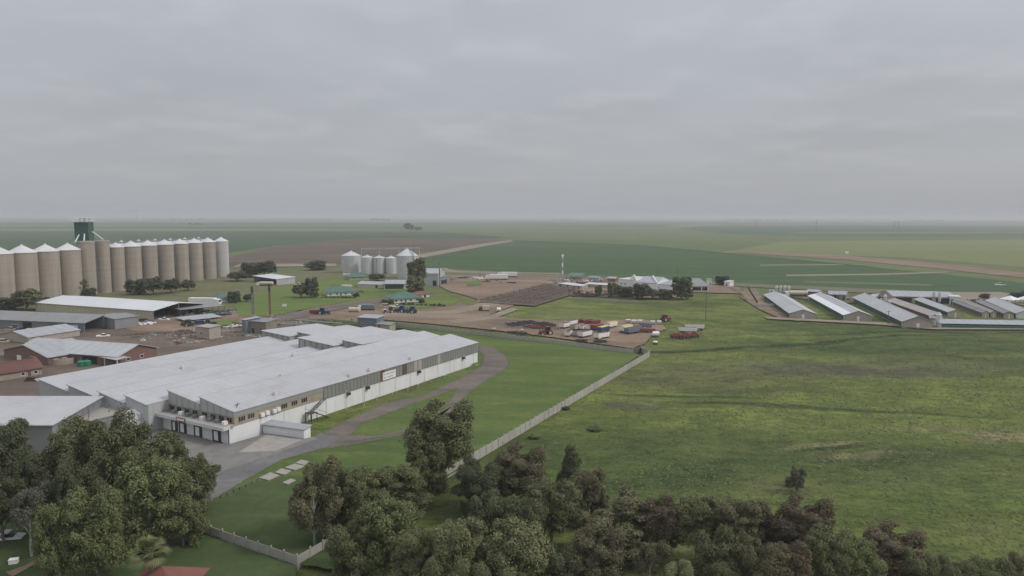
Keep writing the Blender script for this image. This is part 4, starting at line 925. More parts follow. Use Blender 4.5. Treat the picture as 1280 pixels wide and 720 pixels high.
pa, pb_ = G(440, 343), G(512, 350); t_ = thing('overhead_conveyor', 'thin overhead conveyor sloping above the small steel silos', 'conveyor', (*pa, 0), math.atan2((pb_-pa).y, (pb_-pa).x)); Lc = (pb_-pa).length
b = MB(); b.hexa([(0, 9, 19.4), (Lc, 9, 22.5), (Lc, 10, 22.5), (0, 10, 19.4), (0, 9, 20.2), (Lc, 9, 23.3), (Lc, 10, 23.3), (0, 10, 20.2)]); b.build('gallery', MT['galv'], t_)
for k in range(4): MB().box(k*Lc/3-.1, k*Lc/3+.1, 9.4, 9.6, 0, 19.4+k*1.03).build('support', MT['galv'], t_)
t_ = thing('silo_mast', 'thin lattice mast standing on the roof side of the tallest steel silo', 'mast', (*G(516, 349), 0)); b = MB()
for s1, s2 in ((0, 0), (.8, 0), (.4, .7)): b.tube([(s1, s2, 0), (s1, s2, 29)], .06, 4)
for k in range(18): b.tube([(0, 0, k*1.6), (.8, 0, k*1.6+1.6)], .04, 4)
b.build('lattice', MT['steel_grey'], t_)

# ------------------------------------------------------------------ white cluster
shed('dairy_hall', 'white flat hall at the left of the white building group', 'hall', (773, 359), (797, 361), (0, 0), 5.4, 5.8, 'my', 'wall_white', 'cone_white', depth=22, feats=[('window', 'F', .1, .2, 2, 3, 'x'), ('window', 'F', .3, .4, 2, 3, 'x'), ('doorway', 'F', .85, .97, 0, 3.2, 'black')])
shed('dairy_hall', 'tallest white hall with sloping grey striped roof', 'hall', (797, 363.5), (820, 365), (0, 0), 5.4, 8.2, 'x', 'wall_white', 'roof_grey', depth=24, feats=[('window', 'F', .2, .3, 2, 3, 'x'), ('door', 'F', .6, .7, 0, 3, 'steel_grey')])
b = MB()
for px, lb in ((796.5, 'white parapet wall at the left side of the tallest hall'), (820.7, 'white parapet wall at the right side of the tallest hall')):
    p = G(px, 363.5 if px < 800 else 365); t_ = thing('parapet_wall', lb, 'wall', (*p, 0)); b = MB(); b.prism([(-.2, 0), (24.4, 0), (24.4, 6.2), (12, 9.2), (-.2, 6.2)], 'x', -.3, .3); b.build('wall', MT['wall_white'], t_)
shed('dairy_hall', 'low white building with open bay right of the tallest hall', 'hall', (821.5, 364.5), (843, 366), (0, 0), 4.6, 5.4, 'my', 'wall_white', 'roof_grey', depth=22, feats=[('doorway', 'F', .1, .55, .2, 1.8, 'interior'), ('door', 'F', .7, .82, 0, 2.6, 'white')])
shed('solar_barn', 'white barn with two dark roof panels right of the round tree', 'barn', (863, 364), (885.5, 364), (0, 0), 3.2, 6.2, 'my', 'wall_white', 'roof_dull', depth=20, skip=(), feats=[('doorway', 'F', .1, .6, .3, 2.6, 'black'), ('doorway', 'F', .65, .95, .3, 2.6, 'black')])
shed('small_store', 'small white store beside the dark bush on the far road', 'store', (905, 358.5), (912, 359), (0, 0), 3.5, 3.9, 'my', 'wall_white', 'cone_white', depth=6, feats=[('door', 'F', .3, .6, 0, 2.2, 'steel_grey')])
shed('small_store', 'tiny white kiosk right of the solar barn', 'store', (886, 357), (890, 357), (0, 0), 4, 4.4, 'my', 'wall_white', 'roof_dull', depth=5, feats=[('door', 'F', .3, .6, 0, 2.2, 'steel_grey')])
canopy('dark roofed market canopy above the cattle pens', (708, 350), (726, 350.5), (708, 347), 3.4, 'roof_green', 4)
for k, (a, c, lb) in enumerate((((698, 358.5), (716, 361), 'long white flat roofed stall left of the pen yard office'), ((716, 361), (727, 362), 'short white flat roofed stall in the middle of the stall row'), ((731, 359), (762, 361), 'long white flat roofed stall right of the red container'))):
    shed('market_stall', lb, 'stall', a, c, (0, 0), 2.2, 2.5, 'my', 'wall_block', 'cone_white', depth=7, group='white roofed stalls by the pens', feats=[('doorway', 'F', .1, .2, 0, 2, 'black'), ('doorway', 'F', .6, .7, 0, 2, 'black')])
shed('shipping_container', 'red container among the white stalls by the pens', 'container', (720, 357.5), (731, 358.5), (0, 0), 2.6, 2.65, 'my', 'red', 'darkred', depth=3, over=.02)
shed('office_hut', 'brown roofed hut on the market ground behind the stalls', 'hut', (735, 351.5), (748, 352.5), (0, 0), 2.6, 3.8, 'x', 'wall_block', 'roof_dull', depth=7, feats=[('window', 'F', .2, .4, 1, 2, 'x')])
shed('office_hut', 'reddish brick hut left of the white hall behind the bushes', 'hut', (759, 352.5), (769, 353), (0, 0), 2.6, 3.6, 'x', 'wall_brick', 'roof_pink', depth=6, feats=[('window', 'F', .2, .4, 1, 2, 'x')])

# ------------------------------------------------------------------ poultry sheds
PS = [
 ((987, 398.5), (1020, 399), (955, 374), 2.6, 4.4, 'wall_block', 'roof_grey_y', 'poultry shed with worn grey roof at the left end of the shed row', 'curtain_green'),
 ((1055, 401), (1090, 401.5), (1010.5, 375.5), 2.6, 4.6, 'wall_block', 'roof_grey_y', 'poultry shed with one bright white roof strip along its left eave', 'curtain_green'),
 ((1128, 410), (1166, 411), (1066, 378), 2.8, 5.2, 'wall_block', 'roof_grey_y', 'poultry shed with pale roof, third in the row, gable nearest the camera', 'curtain_green'),
 ((1164, 401.5), (1184, 402), (1109, 381), 2.4, 3.6, 'wall_block', 'roof_pink', 'shed with a pinkish faded roof right of the pale roofed one', 'wood'),
 ((1185, 396.8), (1203, 397), (1143, 380), 2.6, 3.7, 'wall_cream', 'roof_grey_y', 'shed with cream gable and pale grey roof left of the brown roofs', 'curtain_green'),
 ((1228, 397), (1236, 397.3), (1190, 382), 2.4, 3.1, 'wall_cream', 'roof_dull', 'narrow weathered shed, left of the three with cream end walls', 'wood'),
 ((1238, 397), (1245, 397.3), (1204, 382), 2.4, 3.1, 'wall_cream', 'roof_pink', 'narrow weathered shed, middle of the three with cream end walls', 'wood'),
 ((1255, 398), (1267, 398.3), (1220, 382), 2.4, 3.2, 'wall_block', 'roof_dull', 'narrow weathered shed, right of the three with low end walls', 'wood'),
 ((1270, 398), (1296, 399), (1232, 381), 2.4, 4.2, 'wall_white', 'roof_grey_y', 'wide light grey roofed shed cut by the right edge', 'wood')]
for k, (n_, r_, l_, he, hr, w_, rf_, lb, cur) in enumerate(PS):
    t_, W, Dp = shed('poultry_shed', lb, 'shed', n_, r_, l_, he, hr, 'y', w_, rf_, over=.5, long_=True, group='long animal sheds', feats=[('door', 'F', .46, .56, 0, 2.2, 'white'), ('side_curtain', 'S', .02, .98, .25, he-.35, cur)])
    if k == 1:
        b = MB(); s_ = (hr-he)/(W/2); b.slab([(-.52, -.52, he-s_*.52+.2), (W*.24, -.52, he+s_*W*.24+.2), (W*.24, Dp+.5, he+s_*W*.24+.2), (-.52, Dp+.5, he-s_*.52+.2)], .03); b.build('new_roof_strip', K('fresh_sheet', (.82, .83, .84), .4, 0, .03, .4), t_)
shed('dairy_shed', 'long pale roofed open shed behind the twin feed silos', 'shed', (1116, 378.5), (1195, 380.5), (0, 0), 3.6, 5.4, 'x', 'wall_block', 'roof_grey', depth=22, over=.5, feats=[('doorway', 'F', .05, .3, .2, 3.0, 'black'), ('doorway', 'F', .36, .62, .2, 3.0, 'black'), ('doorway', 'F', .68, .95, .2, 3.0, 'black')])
shed('green_curtain_shed', 'long low shed with a bright teal side curtain at the right edge', 'shed', (1176, 410), (1310, 412.5), (0, 0), 2.0, 3.0, 'x', 'wall_white', 'roof_grey', depth=9, over=.5, feats=[('side_curtain', 'F', .005, .995, .1, 1.35, 'curtain_teal'), ('vent_band', 'F', .005, .995, 1.4, 1.9, 'black')])
shed('low_brick_wall_shed', 'small low block room at the foot of the big feed silo', 'shed', (1162, 404), (1177, 405), (0, 0), 2.2, 2.4, 'my', 'wall_block', 'roof_dull', depth=6)
shed('pump_house', 'small grey pump house behind the second poultry shed, left one', 'pump house', (1036, 374), (1049, 374.5), (0, 0), 2.8, 4.2, 'x', 'wall_grey', 'roof_grey', depth=9, feats=[('doorway', 'F', .5, .7, 0, 2.2, 'black')])
shed('pump_house', 'grey pump house with taller roof between second and third poultry sheds', 'pump house', (1049, 376), (1057, 376.5), (0, 0), 3.6, 5.0, 'x', 'wall_grey', 'roof_grey', depth=8, feats=[('doorway', 'F', .5, .8, 0, 2.6, 'black')])
shed('lean_to_shed', 'grey lean-to roof attached behind the third poultry shed', 'shed', (1083, 380.5), (1091, 381), (1064, 372.5), 2.8, 3.2, 'mx', 'wall_grey', 'roof_grey_y')
shed('site_cabin', 'white boxy cabin beside the pale roofed open shed', 'cabin', (1187, 380.5), (1200, 381), (0, 0), 4.2, 4.4, 'my', 'wall_white', 'cone_white', depth=6, feats=[('doorway', 'F', .1, .35, 0, 2.8, 'black'), ('window', 'F', .5, .7, 1.4, 2.6, 'x')])
shed('block_pen', 'low pale block wall enclosure left of the first poultry shed', 'pen', (945, 384.5), (968, 384.5), (0, 0), 1.6, 1.65, 'my', 'wall_block', 'dark_dummy' if False else 'concrete', depth=1.0, over=.02)
shed('hedge_store', 'small brown shed with pale roof right of the tank truck', 'shed', (1008, 370), (1022, 371), (0, 0), 2.8, 3.6, 'x', 'wall_brick', 'roof_grey', depth=7, feats=[('doorway', 'F', .5, .7, 0, 2.2, 'black')])
for px, py, lb in ((1262, 380, 'white pyramid roofed open shelter, left of the pair at right edge'), (1282, 380, 'white pyramid roofed open shelter cut by the right edge')):
    p = G(px, py); t_ = thing('shade_shelter', lb, 'shelter', (*p, 0), .4, 'white pyramid shelters'); s_ = 3.6
    b = MB(); c_ = [(-s_, -s_, 2.6), (s_, -s_, 2.6), (s_, s_, 2.6), (-s_, s_, 2.6)]
    for i in range(4): b.poly([c_[i], c_[(i+1) % 4], (0, 0, 4.6)])
    b.poly(c_[::-1]); b.build('roof', K('fresh_sheet', (.82, .83, .84), .4, 0, .03, .4), t_)
    for i in range(4): MB().box(c_[i][0]*.93-.1, c_[i][0]*.93+.1, c_[i][1]*.93-.1, c_[i][1]*.93+.1, 0, 2.6).build('post', MT['steel_grey'], t_)
FS = [(970.5, 367.5, 358, 3.2, 'feed silo, leftmost of the four white ones above the first poultry shed'), (975.5, 367.8, 358, 3.2, 'feed silo, second of the four white ones above the first poultry shed'), (980.7, 368, 357.8, 3.2, 'feed silo, third of the four white ones above the first poultry shed'), (985.8, 368.3, 358, 3.2, 'feed silo, rightmost of the four white ones above the first poultry shed'),
 (962.5, 368, 362.5, 2.8, 'short grey feed silo left of the four white silos'), (966, 368.2, 362.5, 2.8, 'short grey feed silo touching the four white silos'), (1018, 370.5, 365, 2.6, 'small grey feed silo behind the brown shed'), (1025, 371, 364.5, 2.6, 'small grey feed silo at the top of the second poultry shed'),
 (1106, 379, 369, 3.4, 'feed silo behind the third poultry shed near the open dairy shed'), (1111.5, 384.5, 376.5, 3.0, 'feed silo standing beside the pinkish shed top'), (1144.5, 377.5, 371, 3.2, 'feed silo in front of the middle of the pale open shed'), (1166.8, 379.5, 365, 3.3, 'tall feed silo, left one of the twin pair'), (1174, 380, 365.5, 3.3, 'tall feed silo, right one of the twin pair'), (1172.6, 408.5, 391.5, 5.6, 'big near feed silo at the end of the teal curtain shed')]
for px, pb, pt, w, lb in FS:
    p = G(px, pb); h = top(px, pt, p.y); r_ = w*p.y/F/2; steel_silo(lb, p, r_, h*.88, h*.1, 'feed silos at the animal sheds', True, 'cone_white' if 'grey' not in lb else 'galv', 20)

# ------------------------------------------------------------------ walls and fences
PM = {}
def precast(label, a, c, h=1.9, step=2.4, m='precast', name='precast_wall', ph=None):
    a, c = V2(a), V2(c); Lw = (c-a).length; n = max(1, round(Lw/step)); s_ = Lw/n
    t = thing(name, label, 'wall', (*a, 0), math.atan2((c-a).y, (c-a).x))
    pm = MB().box(-.11, .11, -.09, .09, 0, ph or h+.22).mesh('post', MT[m])
    b = MB()
    for q in range(5): b.box(.12, s_-.12, -.035+.006*(q % 2), .035-.006*(q % 2), q*h/5+.005, (q+1)*h/5-.012)
    qm = b.mesh('panel', MT[m])
    for k in range(n+1): o = link('post', pm, t); o.location = (k*s_, 0, random.uniform(-.06, .03)); o.rotation_euler = (random.uniform(-.02, .02), random.uniform(-.015, .015), 0)
    for k in range(n): o = link('panel', qm, t); o.location = (k*s_, 0, random.uniform(-.07, .0)); o.rotation_euler = (random.uniform(-.02, .02), 0, 0)
    return t
precast('pale precast wall running diagonally from the gate down to the trees', (812, 446), (592, 578))
precast('pale precast wall hidden among the gum trees at bottom centre', (592, 578), (372, 712))
precast('pale precast wall crossing the lawn at bottom left', (372, 712), (150, 634))
precast('long pale precast wall between the trailer yard and the lawn', (561, 416.5), (791, 444), h=2.1)
precast('pale precast wall behind the far end of the factory', (470, 406.5), (561, 416.5), h=2.1)
precast('short pale precast wall right of the brown gate', (801, 440.5), (812, 446), h=2.0)
precast('low pale wall below the bushes of the market', (712, 374.5), (795, 377.5), h=1.1, name='boundary_wall', step=6)
gt = thing('yard_gate', 'brown double gate in the corner of the precast wall', 'gate', (*G(791, 444), 0), math.atan2((G(801, 440.5)-G(791, 444)).y, (G(801, 440.5)-G(791, 444)).x)); Lw = (G(801, 440.5)-G(791, 444)).length
for s_ in (0, 1):
    b = MB(); b.box(s_*Lw/2+.05, (s_+1)*Lw/2-.05, -.04, .04, .1, 1.9); b.build('gate_leaf', MT['wood'], gt)
# light wire fences
def wire(label, pts, h=1.3, step=5, m='wood', group=None, name='wire_fence'):
    P = [V2(p) for p in pts]; a0 = P[0]; t = thing(name, label, 'fence', (*a0, 0), 0, group); pm = MB().box(-.06, .06, -.06, .06, 0, h).mesh('post', MT[m]); b = MB()
    for a, c in zip(P, P[1:]):
        n = max(1, int((c-a).length/step))
        for k in range(n): o = link('post', pm, t); q = a.lerp(c, k/n)-a0; o.location = (q.x, q.y, 0)
        for z_ in (.4, .8, 1.2): b.tube([(*(a-a0), z_), (*(c-a0), z_)], .018, 3)
    b.build('wire', MT['steel_grey'], t)
wire('dark hedge-like fence beside the first poultry shed', [(912, 361), (924, 368), (934, 378)], 1.6, 2.5)
wire('roadside fence of thin dark posts beside the dock road', [(276, 628), (300, 617), (322, 606), (336, 600)], 1.1, 1.3, 'steel_dark')
wire('dark fence running down to the meadow left of the poultry sheds', [(935, 362), (947, 382)], 2.2, 2, 'curtain_green')
# cattle pens
pens = []
for k in range(11):
    u = k/10; a = G(600+u*82, 377.5-u*20); c = G(668+u*56, 382-u*17)
    pens.append((a, c))
for k, (a, c) in enumerate(pens):
    Lw = (c-a).length; n = max(6, int(Lw/2.6)); t = thing('cattle_pen_fence', ['front', 'second', 'third', 'fourth', 'fifth', 'sixth', 'seventh', 'eighth', 'ninth', 'tenth', 'rear'][k]+' rail fence of the brown cattle pens, counted from the near side', 'fence', (*a, 0), math.atan2((c-a).y, (c-a).x), 'rail fences of the cattle pens')
    pm = MB().box(-.13, .13, -.13, .13, 0, 2.1).mesh('post', MT['wood_pale'])
    for i in range(n+1): o = link('post', pm, t); o.location = (i*Lw/n, 0, random.uniform(-.2, .1)); o.rotation_euler = (0, random.uniform(-.04, .04), 0)
    b = MB()
    for z_ in (.5, 1.0, 1.5): b.box(0, Lw, -.04, .04, z_, z_+.16)
    b.build('rail', MT['wood'], t)
for k in range(6):
    u = k/5; a = pens[0][0].lerp(pens[0][1], u); c = pens[-1][0].lerp(pens[-1][1], u); Lw = (c-a).length; n = int(Lw/4)
    t = thing('cattle_pen_fence', ['leftmost', 'second', 'third', 'fourth', 'fifth', 'rightmost'][k]+' cross fence dividing the brown cattle pens, counted from the left', 'fence', (*a, 0), math.atan2((c-a).y, (c-a).x), 'cross fences of the cattle pens')
    for i in range(n+1): o = link('post', pm, t); o.location = (i*Lw/n, 0, 0)
    b = MB()
    for z_ in (.5, 1.0, 1.5): b.box(0, Lw, -.04, .04, z_, z_+.16)
    b.build('rail', MT['wood'], t)
field('dirt_dark', (598, 379), (668, 384), (726, 366), (684, 355), name='pen_floor')

# ------------------------------------------------------------------ poles and masts
def pole(label, px, pb, pt, r_=.13, arm=True, m='wood', cat='pole', name='utility_pole', group='thin utility poles'):
    p = G(px, pb); h = max(4, top(px, pt, p.y)); t = thing(name, label, cat, (*p, 0), random.uniform(-.4, .4), group)
    b = MB(); b.tube([(0, 0, 0), (0, 0, h)], [r_*1.3, r_*.8], 8); b.build('shaft', MT[m], t)
    if arm:
        MB().box(-1.1, 1.1, -.07, .07, h-.6, h-.45).build('crossarm', MT[m], t)
        for x in (-.9, 0, .9): MB().box(x-.06, x+.06, -.06, .06, h-.45, h-.2).build('insulator', MT['white'], t)
pole('dark utility pole alone in the meadow left of the poultry sheds', 882, 399, 366)
pole('thin pole behind the white halls, left of the tallest', 780, 352, 334, .1)
pole('thin pole right behind the tallest white hall', 822, 354, 326, .1)
pole('thin pole behind the round dark tree', 846, 356, 335, .1)
pole('thin pole in front of the third poultry shed', 1110, 407, 388)
pole('thin pole between the steel silos and the green field', 600, 346, 336, .1)
pole('thin pole in the yard behind the factory corner', 496, 417, 402)
pole('thin pole at the yard edge behind the plant room', 440, 414, 398)
for px, h_ in ((730, 337), (738, 337), (742, 338)): pole('thin pole behind the market stalls', px, 350, h_, .09, False)
p = G(703, 343.5); hm = top(703, 318, p.y); t_ = thing('cell_mast', 'tall slim white mast standing before the green crop field', 'mast', (*p, 0))
for k in range(5): MB().lathe([(.62-.05*k, k*hm/5), (.58-.05*k, (k+1)*hm/5-.02)], n=12).build('mast_section', MT['white'] if k % 2 == 0 else MT['concrete_light'], t_)
MB().lathe([(.9, hm*.9), (.9, hm), (.01, hm)], n=12).build('antenna_ring', MT['white'], t_)
def pylon(label, px, Y, h):
    p = D(px, Y); t = thing('power_pylon', label, 'pylon', (*p, 0), .3, 'distant power pylons'); b = MB(); w = h*.09
    for sx_, sy_ in ((-1, -1), (1, -1), (1, 1), (-1, 1)): b.tube([(sx_*w, sy_*w, 0), (sx_*w*.25, sy_*w*.25, h*.7), (sx_*.2, sy_*.2, h)], .16, 4)
    for k in range(6):
        z_ = h*.1+k*h*.11; ww = w*(1-.75*z_/(h*.7)); b.tube([(-ww, -ww, z_), (ww, -ww, z_+h*.1)], .1, 4); b.tube([(ww, ww, z_), (-ww, ww, z_+h*.1)], .1, 4)
    b.build('lattice', MT['steel_grey'], t)
    for z_ in (.72, .84, .95):
        b = MB(); b.tube([(-h*.16, 0, h*z_), (h*.16, 0, h*z_)], .15, 4); b.build('crossarm', MT['steel_grey'], t)
for px, Y, lb in ((943, 2600, 'faint lattice pylon far off, middle of the right-hand line'), (1018, 2150, 'faint lattice pylon far off above the olive field, second'), (1115, 1900, 'faint pylon above the dirt road, left of the close pair'), (1120, 2050, 'faint pylon above the dirt road, right of the close pair'), (721, 4200, 'very faint pylon near the horizon above the cell mast')):
    pylon(lb, px, Y, 36)
# small road sign far off, info board in yard
for px, py, pt, w, lb, m in ((1058.5, 319, 314, 4, 'tiny white board beside the distant dirt road', 'white'), (355.5, 385, 380, 2.2, 'white square notice board on the lawn right of the chimneys', 'white')):
    p = G(px, py); h = max(1.5, top(px, pt, p.y)); t_ = thing('notice_board', lb, 'sign', (*p, 0))
    MB().box(-w/2, w/2, -.06, .06, h*.35, h).build('board', MT[m], t_)
    for s_ in (-.4, .4): MB().box(s_*w-.06, s_*w+.06, .07, .17, 0, h*.9).build('post', MT['wood'], t_)

# ------------------------------------------------------------------ vehicles
def wheels(b, spots, r, w):
    for x, y in spots: b.wheel(x, y, r, r, w)
def wheel_parts(t, spots, r, w, rim='steel_grey'):
    m1 = MB().wheel(0, 0, 0, r, w).mesh('tyre', MT['tyre']); m2 = MB().wheel(0, 0, 0, r*.5, w*1.1).mesh('rim', MT[rim])
    for x, y in spots:
        o = link('wheel', m1, t); o.location = (x, y, r); link('rim', m2, o)
def proto_tractor(body, label):
    t = thing('tractor', label, 'tractor', (0, 0, 0), 0, 'tractors parked in the yard')
    b = MB(); b.prism([(-.45, .9), (.45, .9), (.45, 1.7), (.25, 1.85), (-.25, 1.85), (-.45, 1.7)], 'x', .4, 2.5); b.box(-1.3, .4, -.4, .4, .8, 1.3); b.build('bonnet', MT[body], t)
    b = MB(); b.prism([(-1.35, 1.35), (.35, 1.35), (.15, 2.75), (-1.15, 2.75)], 'y', -.75, .75); cb = b.build('cab', MT['glass'], t)
    MB().box(-1.3, .3, -.85, .85, 2.76, 2.95).build('cab_roof', MT[body], cb)
    for y in (-1.0, 1.0):
        b = MB(); b.prism([(-1.75, 1.3), (-1.4, 1.85), (-.5, 1.85), (-.1, 1.3)], 'y', y-.28, y+.28); b.build('mudguard', MT[body], t)
    b = MB(); b.tube([(1.4, .3, 1.8), (1.4, .3, 2.7)], .06, 6); b.build('exhaust', MT['steel_dark'], t)
    wheel_parts(t, ((-.95, -1.0), (-.95, 1.0)), .92, .5, 'cream'); wheel_parts(t, ((1.8, -.9), (1.8, .9)), .62, .38, 'cream'); return t
def proto_tipper(body, label, L=7.0, cover=None):
    t = thing('farm_trailer', label, 'trailer', (0, 0, 0), 0, 'trailers parked in the dirt yard')
    b = MB(); x0, x1, w = -L/2, L/2, 1.25; z0, z1 = 1.15, 2.85
    b.hexa([(x0+.3, -w, z0), (x1-.3, -w, z0), (x1-.3, w, z0), (x0+.3, w, z0), (x0, -w-.05, z1), (x1, -w-.05, z1), (x1, w+.05, z1), (x0, w+.05, z1)]); bd = b.build('body', MT[body], t)
    if cover: b = MB(); b.prism([(-w-.06, z1), (w+.06, z1), (w*.6, z1+.3), (-w*.6, z1+.3)], 'x', x0, x1); b.build('tarpaulin', MT[cover], bd)
    else: b = MB(); b.box(x0+.12, x1-.12, -w+.07, w-.07, z1+.005, z1+.02); b.build('load_floor', MT['rustbrown'], bd)
    b = MB()
    for k in range(int(L)): b.box(x0+.5+k*(L-1)/max(1, int(L)-1)-.05, x0+.5+k*(L-1)/max(1, int(L)-1)+.05, -w-.1, w+.1, z0+.05, z1-.1)
    b.build('side_rib', MT[body], bd)
    b = MB(); b.box(x0+.2, x1-.2, -.5, .5, .85, 1.14); b.tube([(x1-.2, 0, .95), (x1+1.8, 0, .6)], .08, 6); b.build('chassis', MT['steel_dark'], t)
    wheel_parts(t, [(x, y) for x in ((x0+1.2), (x0+2.4), (x1-1.2)) for y in (-.95, .95)], .5, .36); return t
def proto_plough(body, label, cat='plough'):
    t = thing('farm_implement', label, cat, (0, 0, 0), 0, 'implements parked in the dirt yard')
    b = MB()
    for y in (-1.6, -.5, .6, 1.7): b.box(-2.6, 2.6, y-.1, y+.1, .75, .98)
    for x in (-2.5, 0, 2.5): b.box(x-.1, x+.1, -1.7, 1.8, .99, 1.18)
    b.tube([(2.5, 0, 1.0), (4.2, 0, .6)], .09, 6); b.build('frame', MT[body], t)
    dm = MB().lathe([(.02, 0), (.4, .06), (.4, .09), (.02, .05)], n=12).mesh('disc', MT['steel_dark'])
    for y in (-1.6, .6):
        for k in range(6): o = link('disc', dm, t); o.location = (-2.3+k*.9, y, .42); o.rotation_euler = (R(80), 0, R(20))
    wheel_parts(t, ((0, -1.95), (0, 2.05)), .45, .28); return t
def proto_truck(cab, body, label, L=9, name='truck', tank=False):
    t = thing(name, label, 'truck', (0, 0, 0), 0, 'trucks in the yards')
    b = MB(); b.prism([(L/2-.2, .7), (L/2+1.7, .7), (L/2+1.75, 1.6), (L/2+1.35, 2.7), (L/2-.2, 2.8)], 'y', -1.15, 1.15); cb = b.build('cab', MT[cab], t)
    b = MB(); b.hexa([(L/2+1.78, -1, 1.62), (L/2+1.40, -1, 2.55), (L/2+1.40, 1, 2.55), (L/2+1.78, 1, 1.62), (L/2+1.74, -1, 1.6), (L/2+1.36, -1, 2.5), (L/2+1.36, 1, 2.5), (L/2+1.74, 1, 1.6)]); b.build('windscreen', MT['glass'], cb)
    MB().box(-L/2, L/2+1.4, -.5, .5, .6, 1.0).build('chassis', MT['steel_dark'], t)
    if tank: b = MB(); b.tube([(-L/2, 0, 2.1), (-L/2+.3, 0, 2.1), (L/2-.6, 0, 2.1), (L/2-.4, 0, 2.1)], [.9, 1.15, 1.15, .9], 20); b.build('tank', MT[body], t, True)
    else:
        b = MB(); b.box(-L/2, L/2-.4, -1.25, 1.25, 1.02, 3.2); bd = b.build('cargo_body', MT[body], t)
        MB().box(-L/2-.03, -L/2, -1.1, 1.1, 1.2, 3.05).build('rear_door', MT['steel_grey'], bd)
    wheel_parts(t, [(x, y) for x in (-L/2+1, -L/2+2.2, L/2+1.0) for y in (-1.0, 1.0)], .5, .4); return t
def proto_car(m, label, bakkie=False):
    t = thing('pickup' if bakkie else 'car', label, 'pickup' if bakkie else 'car', (0, 0, 0), 0, 'small vehicles parked about')
    b = MB(); b.prism([(-2.2, .35), (2.2, .35), (2.25, .8), (1.2, .98), (-2.25, 1.0)], 'y', -.86, .86); b.build('body', MT[m], t, False)
    b = MB(); b.prism([(-.4 if bakkie else -1.9, 1.0), (1.15, .99), (.55, 1.5), (-.3 if bakkie else -1.5, 1.52)], 'y', -.76, .76); c_ = b.build('windows', MT['glass'], t)
    MB().prism([(-.35 if bakkie else -1.55, 1.525), (.6, 1.505), (.5, 1.58), (-.3 if bakkie else -1.4, 1.6)], 'y', -.72, .72).build('roof', MT[m], c_)
    wheel_parts(t, [(x, y) for x in (-1.4, 1.4) for y in (-.8, .8)], .33, .22); return t
def put(o, px, py, deg): p = G(px, py); o.location = (p.x, p.y, 0); o.rotation_euler.z = R(deg); return o
def many(proto, items, labels_first=True):
    for k, it in enumerate(items):
        px, py, deg, lb = it[:4]; s_ = it[4] if len(it) > 4 else 1.0
        if 636 < px < 880: s_ *= .9
        if k == 0: put(proto, px, py, deg); proto['label'] = lb; proto.scale = (s_,)*3 if s_ else (1, 1, 1)
        else: dup(proto, G(px, py), R(deg), lb, s_)
many(proto_tractor('blue', 'x'), [(501, 391.5, 165, 'blue tractor, left of the two blue ones beside the green roofed house', 1.25), (514, 392.5, 165, 'blue tractor, right of the two blue ones beside the green roofed house', 1.25), (404.5, 394, -10, 'dark blue tractor coupled to a red cart near the chimneys', 1.2)])
many(proto_tractor('red', 'x'), [(487, 392, 200, 'red tractor standing next to the white truck in the yard', 1.1), (683, 419, 200, 'bright red tractor at the front of the dark implements', 1.3), (832, 402, 30, 'dark red tractor at the right end of the white hoppers', 1.2)])
many(proto_tractor('green_paint', 'x'), [(234, 409, 160, 'green tractor in the junk yard, left of the blue one', 1.1), (262, 408, 20, 'green tractor in the junk yard, right of the blue one', 1.1), (231, 395, 90, 'green tractor parked inside the lean-to', 1.1)])
many(proto_tipper('white', 'x'), [(707, 411, 52, 'white tipper trailer at the left end of the back trailer row'), (714.5, 408, 52, 'white tipper trailer tucked behind the left end of the row'), (729.5, 413, 60, 'white tipper trailer near the middle of the back row', .9), (737.5, 413, 60, 'white tipper trailer right of the middle of the back row', .9), (710.5, 421, 75, 'white box trailer at the left of the front row', .9), (731, 422.5, 50, 'large white box trailer in the middle of the front row', 1.05), (752, 424.5, 42, 'large white box trailer at the right of the front row', 1.05)])
many(proto_tipper('wall_block', 'x'), [(721, 413.5, 52, 'faded pinkish tipper trailer in the back row', 1.1), (720, 421, 70, 'brown box trailer between the white ones of the front row', .8)])
many(proto_tipper('red', 'x'), [(746, 413.5, 52, 'red tipper trailer next to the blue one', 1), (723, 405.5, 40, 'red trailer behind the back row, left of three', .9), (733, 406, 40, 'red trailer behind the back row, middle of three', .9), (743, 407, 40, 'red trailer behind the back row, right of three', .9), (395, 393.5, -5, 'red cart hitched behind the dark blue tractor', .8)])
many(proto_tipper('blue', 'x', 7, 'yellow'), [(754, 416, 50, 'blue trailer under a yellow tarpaulin at the right of the row', 1)])
many(proto_tipper('white', 'x', 7, 'yellow'), [(764, 410.5, 50, 'white trailer with yellow cover at the back right of the row', 1), (782, 416, 50, 'white trailer with yellow cover beside the blue trailers', 1.1), (411 + 408, 0, 0, '')][:2])
many(proto_tipper('lightblue', 'x'), [(790, 418, 40, 'faded blue trailer right of the yellow covered one', 1.1), (794, 414, 35, 'faded blue trailer behind its lighter neighbour', .9), (576-30, 363.5, 10, 'dusty blue trailer by the mill annexe', .8)][:2])
many(proto_tipper('white', 'x', 8.5), [(859.5, 416.5, -6, 'long white trough trailer alone on the grass, nearer one', .95), (868, 413, -4, 'long white trough trailer alone on the grass, farther one', 1.0)])
many(proto_plough('steel_dark', 'x'), [(644, 408, 35, 'dark disc harrow at the left end of the implement line', 1.5), (658, 405.5, 35, 'dark disc harrow, second from the left of the line', 1.4), (675, 407.5, 35, 'dark disc harrow behind the red implements', 1.4), (684, 409.5, 30, 'dark disc harrow at the right end of the line', 1.3), (727, 427.5, 0, 'low dark implement near the wall below the box trailers', .9), (641, 417, 5, 'low rusty implement near the wall, left one', .9), (652, 418.5, 10, 'low rusty implement near the wall beside the yellow spot', .9), (750, 429, 0, 'dark implement with a cream tank near the wall', 1.0)])
